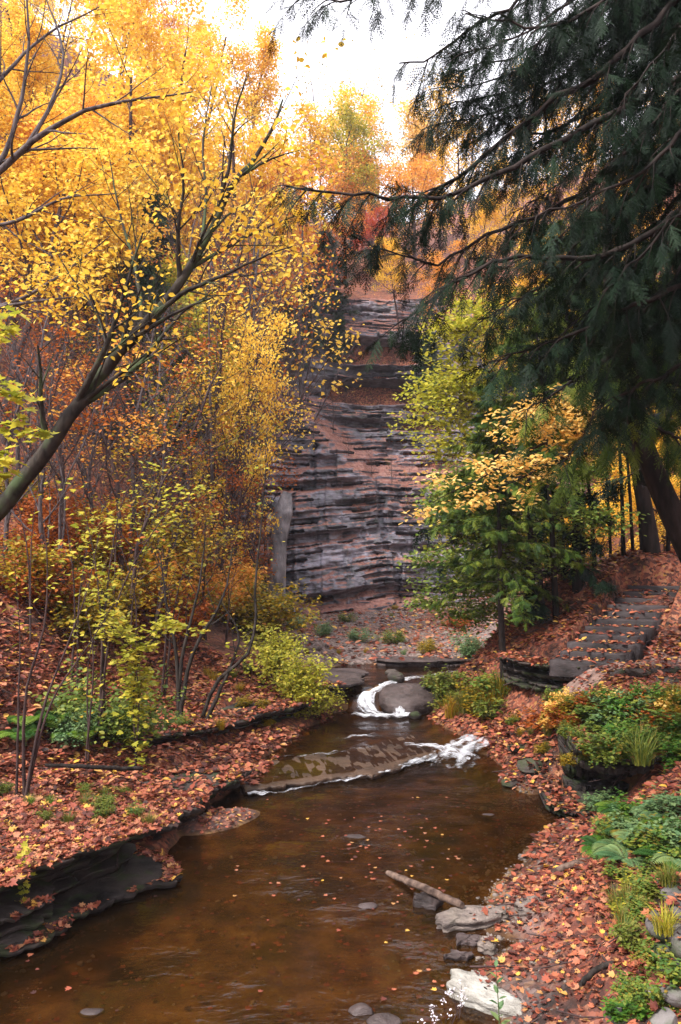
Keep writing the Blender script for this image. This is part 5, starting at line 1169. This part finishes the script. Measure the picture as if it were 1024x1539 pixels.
def plant_variant(key, kind, seed, name, label, cat, mat, **k):
    rng = np.random.default_rng(seed); W = Acc(); C = Acc(); H = k.get('H', .6)
    if kind == 'bush':                               # leafy stems from one root
        T = Tree()
        for s in range(k.get('n', 9)):
            a = rng.uniform(0, 2 * PI); d = norm([math.cos(a) * k.get('out', .8), math.sin(a) * k.get('out', .8), rng.uniform(.6, 1.3)])
            grow(T, (rng.normal(0, .03), rng.normal(0, .03), -.05), d, H * rng.uniform(.7, 1.15), .006 * k.get('rs', 1), 0, dict(max=1, leaf=0, n=[k.get('kids', 4), 0], t0=[.25, .2], ang=[.7, .6], ratio=[.45, .5], up=[-.04, -.02], wob=.14, seg=[6, 3], sides=[4, 3], taper=.3), rng)
        W = T.wood; C = foliage(T, rng, k.get('per', 2), k.get('spread', .05), k.get('size', .06), k.get('up', .65), k.get('tmpl', OVAL), .3, flat=.7)
    elif kind == 'grass':
        n = k.get('n', 130)
        for s in range(n):
            a = rng.uniform(0, 2 * PI); r = rng.uniform(0, k.get('rad', .16)); L_ = H * rng.uniform(.5, 1.15); out = rng.uniform(.15, .8)
            p = np.array([r * math.cos(a), r * math.sin(a), -.03]); t = np.linspace(0, 1, 6); a2 = a + rng.normal(0, .5)
            P = p + np.stack([np.cos(a2) * out * L_ * t ** 1.6, np.sin(a2) * out * L_ * t ** 1.6, L_ * (t - .45 * out * t ** 2.4)], 1)
            w_ = k.get('w', .006) * (1 - t ** 2 * .95); sd_ = np.array([-math.sin(a2), math.cos(a2), 0])
            V = np.stack([P - sd_ * w_[:, None], P + sd_ * w_[:, None]], 1).reshape(-1, 3)
            C.add(V, [(2 * i, 2 * i + 1, 2 * i + 3, 2 * i + 2) for i in range(5)], None, rng.random())
    elif kind == 'fern':
        for s in range(k.get('n', 8)):
            a = s * 2.4 + rng.uniform(-.4, .4); L_ = H * rng.uniform(.8, 1.3); t = np.linspace(0, 1, 22)
            P = np.stack([np.cos(a) * L_ * t * .85, np.sin(a) * L_ * t * .85, L_ * (.75 * t - .75 * t ** 2.2)], 1)
            tube(W, P, np.linspace(.004, .001, 22), 3)
            tg = norm(np.gradient(P, axis=0)); sd_ = np.array([-math.sin(a), math.cos(a), 0])
            for sg in (-1, 1):
                D = norm(tg * .35 + sd_ * sg); N_ = norm(np.cross(sd_ * sg, tg)) * (1 if sg < 0 else -1); N_ = np.where(N_[:, 2:3] < 0, -N_, N_)
                inst(C, LONG, P[2:], frames(N_[2:], D[2:]), (L_ * .32 * np.sin(np.clip(t[2:] * 1.1, 0, 1) * PI * .9 + .25) + .01), np.clip(rng.random() + rng.normal(0, .1, 20), 0, 1))
    root = empty(name, (0, 0, -50), label, cat)
    me = two_mesh(name, C, M[mat], W, M[k.get('bark', 'stem')])
    bpy.data.objects.remove(root); root = tag(obj(name, me, None), label, cat); root.location = (0, 0, -50)
    PL[key] = [root, False]
plant_variant('herb', 'bush', 1, 'leafy_herb', 'x', 'plant', 'mixg', H=.42, n=10, per=2, size=.075, kids=4, spread=.035)
plant_variant('herb2', 'bush', 2, 'leafy_herb', 'x', 'plant', 'green', H=.5, n=11, per=3, size=.06, kids=4, spread=.04)
plant_variant('broad', 'bush', 3, 'broadleaf_plant', 'x', 'plant', 'paleg', H=.38, n=8, per=1, size=.095, kids=3, spread=.03, up=.8)
plant_variant('grass', 'grass', 4, 'grass_tuft', 'x', 'grass tuft', 'grass', H=.5, n=170)
plant_variant('fern', 'fern', 5, 'fern', 'x', 'fern', 'paleg', H=.55, n=9)
plant_variant('shrub', 'bush', 6, 'shrub', 'x', 'shrub', 'lime', H=1.0, n=16, per=3, size=.085, kids=6, spread=.1, rs=1.6, bark='twig', up=.5)
plant_variant('ivy', 'bush', 7, 'creeping_plant', 'x', 'plant', 'green', H=.55, n=12, per=2, size=.085, kids=3, spread=.04, up=.8, tmpl=MAPLE, out=1.3)
MASS = dict(herb='leaf_mass', herb2='leaf_mass', broad='leaf_mass', grass='blades', fern='fronds', shrub='leaf_mass', ivy='leaf_mass')
rp = np.random.default_rng(123)
def plant(key, px, py, sc, label, mat=None, group=None, z=None):
    p = hit(px, py)
    if p is None: return None
    r0, used = PL[key]; mats = {MASS[key]: M[mat]} if mat else None
    s = sc * rp.uniform(.85, 1.15)
    if not used:
        PL[key][1] = True; r0.location = p; r0.rotation_euler = (0, 0, rp.uniform(0, 6)); r0.scale = (s, s, s); r0['label'] = label
        if group: r0['group'] = group
        if mat: slot0(r0, M[mat])
        return r0
    c = copy_thing(r0, p, rp.uniform(0, 6.28), s, label, group)
    if mat: slot0(c, M[mat])
    return c
def patch(keys, box, n, sc, label, group, mats):
    for i in range(n):
        k = keys[rp.integers(len(keys))]
        plant(k, rp.uniform(box[0], box[2]), rp.uniform(box[1], box[3]), sc, label.replace('KIND', {'herb': 'leafy herb', 'herb2': 'bushy leafy herb', 'broad': 'broad-leaved plant', 'grass': 'grass tuft', 'fern': 'fern', 'shrub': 'shrub', 'ivy': 'creeping lobed-leaf plant'}[k]), mats[rp.integers(len(mats))], group + ' (' + k + ')')
patch(['grass', 'herb'], (655, 1035, 760, 1085), 16, 1.15, 'olive KIND at the creek corner right of the waterfall', 'olive growth right of the waterfall', ['grass', 'olive', 'mixg'])
patch(['herb', 'herb2', 'ivy'], (820, 1052, 1024, 1095), 34, .7, 'KIND on the bank right below the path', 'growth under the path', ['green', 'mixg', 'rust', 'rust', 'mixg', 'olive', 'tan'])
patch(['ivy', 'herb', 'grass', 'herb2'], (900, 1070, 1024, 1150), 30, .9, 'bright KIND above the black hollow of the right bank', 'green growth above the hollow', ['green', 'mixg', 'bushg', 'paleg'])
patch(['grass', 'herb'], (770, 1075, 900, 1150), 16, .4, 'low KIND among fallen leaves on the face of the right bank', 'sparse growth on the right bank', ['grass', 'mixg', 'olive'])
patch(['broad', 'fern', 'herb'], (900, 1215, 1024, 1300), 28, .7, 'pale KIND spreading over leaves at the right border below the hollow', 'pale growth at the right border', ['paleg', 'paleg', 'mixg', 'green'])
patch(['grass', 'herb', 'broad'], (920, 1300, 1005, 1450), 22, .45, 'yellowish KIND among leaves beside the mossy stone pile', 'growth beside the stone pile', ['grass', 'mixg', 'lime'])
patch(['broad', 'herb2'], (930, 1470, 1024, 1539), 7, .4, 'KIND in the lower right corner', 'corner plants', ['green', 'mixg'])
patch(['herb', 'grass', 'herb2'], (0, 1180, 250, 1240), 18, .35, 'small green KIND on the leafy top of the big left ledge', 'plants on the left ledge', ['mixg', 'grass', 'green'])
patch(['herb', 'grass'], (230, 1000, 470, 1100), 14, .5, 'small KIND on the leafy left bank under the bare saplings', 'plants of the left bank', ['mixg', 'olive', 'grass'])
patch(['shrub', 'herb2', 'grass'], (440, 915, 700, 985), 18, .42, 'faded KIND on the gravel slope below the cliff', 'growth below the cliff', ['olive', 'rust', 'paleg', 'olive', 'mixg'])
patch(['fern'], (20, 1070, 120, 1110), 5, 1.0, 'dark bluish green KIND under the bare sapling at the left', 'ferns on the left bank', ['green'])
for (px, py, s, m, lab) in [(165, 1112, 1.0, 'bushg', 'round green bush on the leafy left bank'), (200, 1112, .8, 'bushg', 'lower green bush joined to the right of the round green one'), (125, 1115, .6, 'paleg', 'pale green bush at the left of the round green one'),
                            (430, 1045, 1.0, 'lime', 'bright yellow bush arching over the far end of the left bank'), (466, 1072, .75, 'lime', 'low yellow-green bush touching the creek below the bright yellow one'), (405, 1000, 1.0, 'lime', 'yellow bush behind the crooked dark sapling'),
                            (440, 905, 1.7, 'lime', 'yellow shrub at the foot of the pale rock pillar'), (480, 900, 1.0, 'olive', 'olive shrub against the bottom of the cliff'), (395, 955, 1.6, 'olive', 'olive and yellow shrub left of the far gravel slope'),
                            (700, 985, .6, 'paleg', 'pale green shrub on the stony far bank under the small hemlock')]:
    plant('shrub', px, py, s, lab, m)
patch(['shrub'], (110, 800, 400, 960), 30, 1.15, 'tangled olive and rusty KIND low on the wooded left slope', 'tangled shrubs on the left slope', ['olive', 'rust', 'olive', 'orange', 'rust'])
patch(['shrub'], (0, 760, 120, 900), 8, 1.0, 'sparse rusty KIND on the leafy slope under the leaning trunk', 'rusty shrubs under the leaning trunk', ['rust', 'rust', 'olive'])
# shrubs rooted on the cliff
for k, (px, py, h, m) in enumerate([(470, 640, 1.6, 'rust'), (500, 610, 2.6, None), (450, 610, 1.5, 'rust'), (590, 705, 1.6, 'olive'), (620, 720, 1.5, 'orange'), (560, 700, 1.2, 'rust'), (525, 665, 1.3, 'rust'), (640, 690, 1.6, 'orange'), (430, 560, 2.4, None), (650, 560, 1.8, 'olive'),
                                    (415, 640, 1.8, 'rust'), (480, 680, 1.0, 'rust'), (600, 470, 1.6, 'rust'), (560, 460, 1.3, 'olive'), (660, 600, 2.0, 'lime'), (545, 770, .9, 'rust'), (610, 760, 1.2, 'orange')]):
    o = hill_tree('bare', px, py, 42, m, 'scrubby little growth rooted in a crack of the cliff face', 'scrub on the cliff face', on_cliff=h)

# narrow-leaved seedling and asters at the bottom edge
def seedling(label, px, py, Y, H, seed, mat, name='seedling', lean=.05, nl=12, size=.11):
    rng = np.random.default_rng(seed); x = (px - CX) / F * Y; z = gz(x, Y); W = Acc(); C = Acc()
    t = np.linspace(0, 1, 10); P = np.stack([-lean * H * t ** 1.5, .02 * t, H * t - .03], 1); tube(W, P, np.linspace(.007, .002, 10), 5)
    f = np.linspace(.25, 1, nl); Q = np.stack([np.interp(f, t, P[:, i]) for i in range(3)], 1)
    a = np.arange(nl) * 2.4; D = np.stack([np.cos(a), np.sin(a), np.full(nl, .7)], 1); Nn = norm(np.stack([-np.cos(a) * .7, -np.sin(a) * .7, np.ones(nl)], 1))
    inst(C, OVAL, Q, frames(Nn, D) * np.array([.75, 1, 1])[None, None, :], size * (1.1 - .5 * f), rng.random(nl))
    o = tag(obj(name, two_mesh(name, C, M[mat], W, M['stem']), None), label, 'plant'); o.location = (x, Y, z)
seedling('lone upright green seedling with narrow leaves in front of the large pale stone', 752, 1550, 6.55, .62, 5, 'paleg')
for k, (px, Y, h) in enumerate([(650, 6.75, .3), (672, 6.7, .42), (690, 6.9, .3), (630, 6.6, .25)]):
    rng = np.random.default_rng(700 + k); x = (px - CX) / F * Y; W = Acc(); C = Acc()
    z = gz(x, Y)
    for s in range(5):
        t = np.linspace(0, 1, 6); a = rng.uniform(0, 6.28); o = rng.uniform(.1, .35) * h; L_ = h * rng.uniform(.7, 1.1)
        P = np.stack([np.cos(a) * o * t ** 2, np.sin(a) * o * t ** 2, L_ * t - .04], 1); tube(W, P, np.full(6, .0025), 3)
        leaves(C, P[-1] + rng.normal(0, .018, (9, 3)), rng, .022, .5, OVAL)
    o = tag(obj('aster', two_mesh('aster', C, M['aster'], W, M['twig']), None), 'faded whitish aster clump at the water edge at the bottom of the photo', 'flower', 'asters at the bottom edge'); o.location = (x, Y, z)
# trailing vine on the big left ledge
rng = np.random.default_rng(71); W = Acc(); C = Acc(); p0 = at(42, 1262, 8.35)
P = resample([p0, p0 + [.0, -.1, -.12], p0 + [.02, -.12, -.35], p0 + [-.03, -.12, -.6]], 14); tube(W, P - p0, np.full(14, .004), 4)
leaves(C, np.repeat(P - p0, 3, 0) + rng.normal(0, .03, (42, 3)), rng, .06, .3, MAPLE)
o = tag(obj('trailing_vine', two_mesh('trailing_vine', C, M['lime'], W, M['stem']), None), 'green vine trailing down the face of the big left ledge', 'vine'); o.location = p0

# ------------------------------------------------------------------ fallen leaves
rl = np.random.default_rng(2024)
def scatter(n, xlo, xhi, ylo, yhi, dens=None):
    y = rl.uniform(ylo, yhi, n); a, b = xlo(y), xhi(y); x = a + (b - a) * rl.random(n)
    return x, y
def drop(x, y, size, acc, tmpl, lift=.012, up=.6, zc=8.0):
    P = []
    for a, b in zip(x, y):
        p, nr, i, d = BV.ray_cast(Vector((a, b, 30.0)), Vector((0, 0, -1)))
        if p is None or nr is None: continue
        if abs(nr.z) < .35 or p.z < float(W0) + .01: continue
        u_, v_ = stair_uv(p.x, p.y)
        if 0 < u_ < 4.9 and abs(v_) < .85 and rl.random() > .28: continue
        if 14.2 < p.y < 15.3 and p.x > 3.9 and rl.random() > .35: continue
        if p.y < 10.5 and p.x > 0 and rl.random() > .12 + .7 * max(0, p.x - xr(p.y)) : continue
        if (p.y > 10.4 or p.x > 0) and float(fbm(p.x * .9, p.y * .9, 15, 3)) < -.32 + .3 * rl.random() - .2: continue
        P.append((p.x, p.y, p.z + lift))
    P = np.array(P); P[:, 2] += rl.uniform(0, .02, len(P))
    leaves(acc, P, rl, size, up, tmpl, 0, None, .55)
W0 = 0.0
acc = Acc()
x, y = scatter(14000, lambda y: xl(y) - 3.4, lambda y: xl(y) + 1.0, 7.0, 12); drop(x, y, .045, acc, OVAL)
x, y = scatter(10000, lambda y: xl(y) - 3.2, lambda y: xl(y) + .35, 7.2, 12); drop(x, y, .075, acc, MAPLE)
x, y = scatter(22000, lambda y: xl(y) - 6, lambda y: xl(y) + .3, 11.5, 19); drop(x, y, .1, acc, OVAL)
x, y = scatter(12000, lambda y: xr(y) + .05, lambda y: xr(y) + 3.2, 4.5, 9.5); drop(x, y, .055, acc, MAPLE)
x, y = scatter(13000, lambda y: xr(y) + .02, lambda y: xr(y) + 4, 9, 16); drop(x, y, .085, acc, OVAL)
x, y = scatter(15000, lambda y: xr(y) + .02, lambda y: xr(y) + 7.5, 15, 22); drop(x, y, .1, acc, OVAL)
x, y = scatter(5000, lambda y: xl(y) - 4, lambda y: xr(y) + 3, 22.5, 37); drop(x, y, .16, acc, OVAL)
x, y = scatter(5000, lambda y: xl(y) - .3, lambda y: xl(y) + 1.1, 6.2, 10.1); drop(x, y, .055, acc, MAPLE)
litter = tag(obj('leaf_litter', acc, M['litter']), 'russet fallen leaves carpeting both banks', kind='stuff')
acc = Acc(); P = []
for (px, py, sx, sy, n) in [(560, 1250, 60, 30, 60), (640, 1340, 50, 20, 40), (560, 1330, 120, 60, 60), (700, 1310, 30, 20, 20), (600, 1480, 60, 25, 18), (50, 1440, 60, 25, 25), (560, 1400, 250, 90, 60), (450, 1300, 150, 60, 40), (540, 1270, 50, 20, 40)]:
    qx = rl.normal(px, sx, n); qy = np.clip(rl.normal(py, sy, n), 1200, 1560); Y = CZ * F / (qy - HY); X = (qx - CX) / F * Y
    ok = (X > xl(Y) + .2) & (X < xr(Y) - .1); P.append(np.c_[X, Y, np.full(n, .012)][ok])
leaves(acc, np.concatenate(P)[rl.random(len(np.concatenate(P))) < .4], rl, .05, .93, MAPLE, 0, None, .35)
tag(obj('floating_leaves', acc, M['litter']), 'fallen leaves drifting on the brown creek', kind='stuff')
# leaves resting on the exposed rock of the mid-creek ledge, on the flat stones and on the spit
#==PART7==

# pebbles, sunken leaves and sticks
import bmesh
bm = bmesh.new(); bmesh.ops.create_icosphere(bm, subdivisions=1, radius=.5)
PEB = (np.array([v.co[:] for v in bm.verts]) * [1, .8, .5], None, np.array([[v.index for v in f.verts] for f in bm.faces])); bm.free()
def ground_pts(x, y): return np.stack([x, y, g(x, y)], 1)
n = 2600; y = rl.uniform(5.5, 14, n); x = xr(y) + rl.normal(.05, .38, n); P = ground_pts(x, y)
n2 = 1200; y = rl.uniform(5.5, 13, n2); x = rl.uniform(0, 1, n2) * (xr(y) - xl(y)) + xl(y); P = np.concatenate([P, ground_pts(x, y)])
n3 = 2500; y = rl.uniform(22.5, 37, n3); x = rl.uniform(-3, 6, n3); P = np.concatenate([P, ground_pts(x, y)])
sz = np.where(np.arange(len(P)) < n + n2, .03, .09) * rl.lognormal(0, .5, len(P))
acc = Acc(); inst(acc, PEB, P, frames(norm(rl.normal(0, .25, (len(P), 3)) + [0, 0, 1]), norm(rl.normal(size=(len(P), 3)))), sz, rl.random(len(P)))
tag(obj('pebbles', acc, M['slab'], smooth=True), 'small grey pebbles along the water edge and on the bars', kind='stuff')
n = 1100; y = rl.uniform(5.5, 14, n); x = xl(y) + rl.random(n) * (xr(y) - xl(y)); P = ground_pts(x, y) + [0, 0, .012]; P = P[P[:, 2] < -.03]
acc = Acc(); leaves(acc, P, rl, .06, .93, MAPLE, 0, rl.random(len(P)) * .5, .4)
tag(obj('sunken_leaves', acc, M['litter']), 'dark sunken leaves lying on the creek bed', kind='stuff')
acc = Acc(); k = 0
for i in range(520):
    yy = rl.uniform(5, 20); side = rl.random() < .6
    xx = xl(yy) - rl.uniform(.2, 4.5) if side else xr(yy) + rl.uniform(.1, 3.5)
    p, nr, i_, d_ = BV.ray_cast(Vector((xx, yy, 30)), Vector((0, 0, -1)))
    if p is None or p.z < .02: continue
    a = rl.uniform(0, 6.28); L_ = rl.uniform(.15, .6); e = np.array([math.cos(a), math.sin(a), 0]) * L_
    q = np.array(p) + np.stack([-e / 2, rl.normal(0, .02, 3), e / 2]) + [0, 0, .03]; q[:, 2] = g(q[:, 0], q[:, 1]) * .5 + p.z * .5 + .03
    tube(acc, q, np.array([.008, .007, .004]) * rl.uniform(.6, 1.4), 4)
tag(obj('twig_litter', acc, M['twig']), 'dead twigs lying among the fallen leaves', kind='stuff')
# ------------------------------------------------------------------ air
HZ = 0.0006
if HZ:
    m, nt, N = newmat('thin_haze'); v = N('ShaderNodeVolumePrincipled'); v.inputs['Color'].default_value = (.86, .84, .97, 1); v.inputs['Density'].default_value = HZ; v.inputs['Anisotropy'].default_value = .2
    o = N('ShaderNodeOutputMaterial'); nt.links.new(v.outputs[0], o.inputs['Volume'])
    acc = Acc(); x0, x1, y0, y1, z0, z1 = -95, 97, -35, 145, -8, 85
    acc.add([(x, y, z) for z in (z0, z1) for y in (y0, y1) for x in (x0, x1)], [(0, 2, 3, 1), (4, 5, 7, 6), (0, 1, 5, 4), (2, 6, 7, 3), (0, 4, 6, 2), (1, 3, 7, 5)])
    tag(obj('haze', acc, m), 'thin lilac haze filling the gorge', kind='stuff')
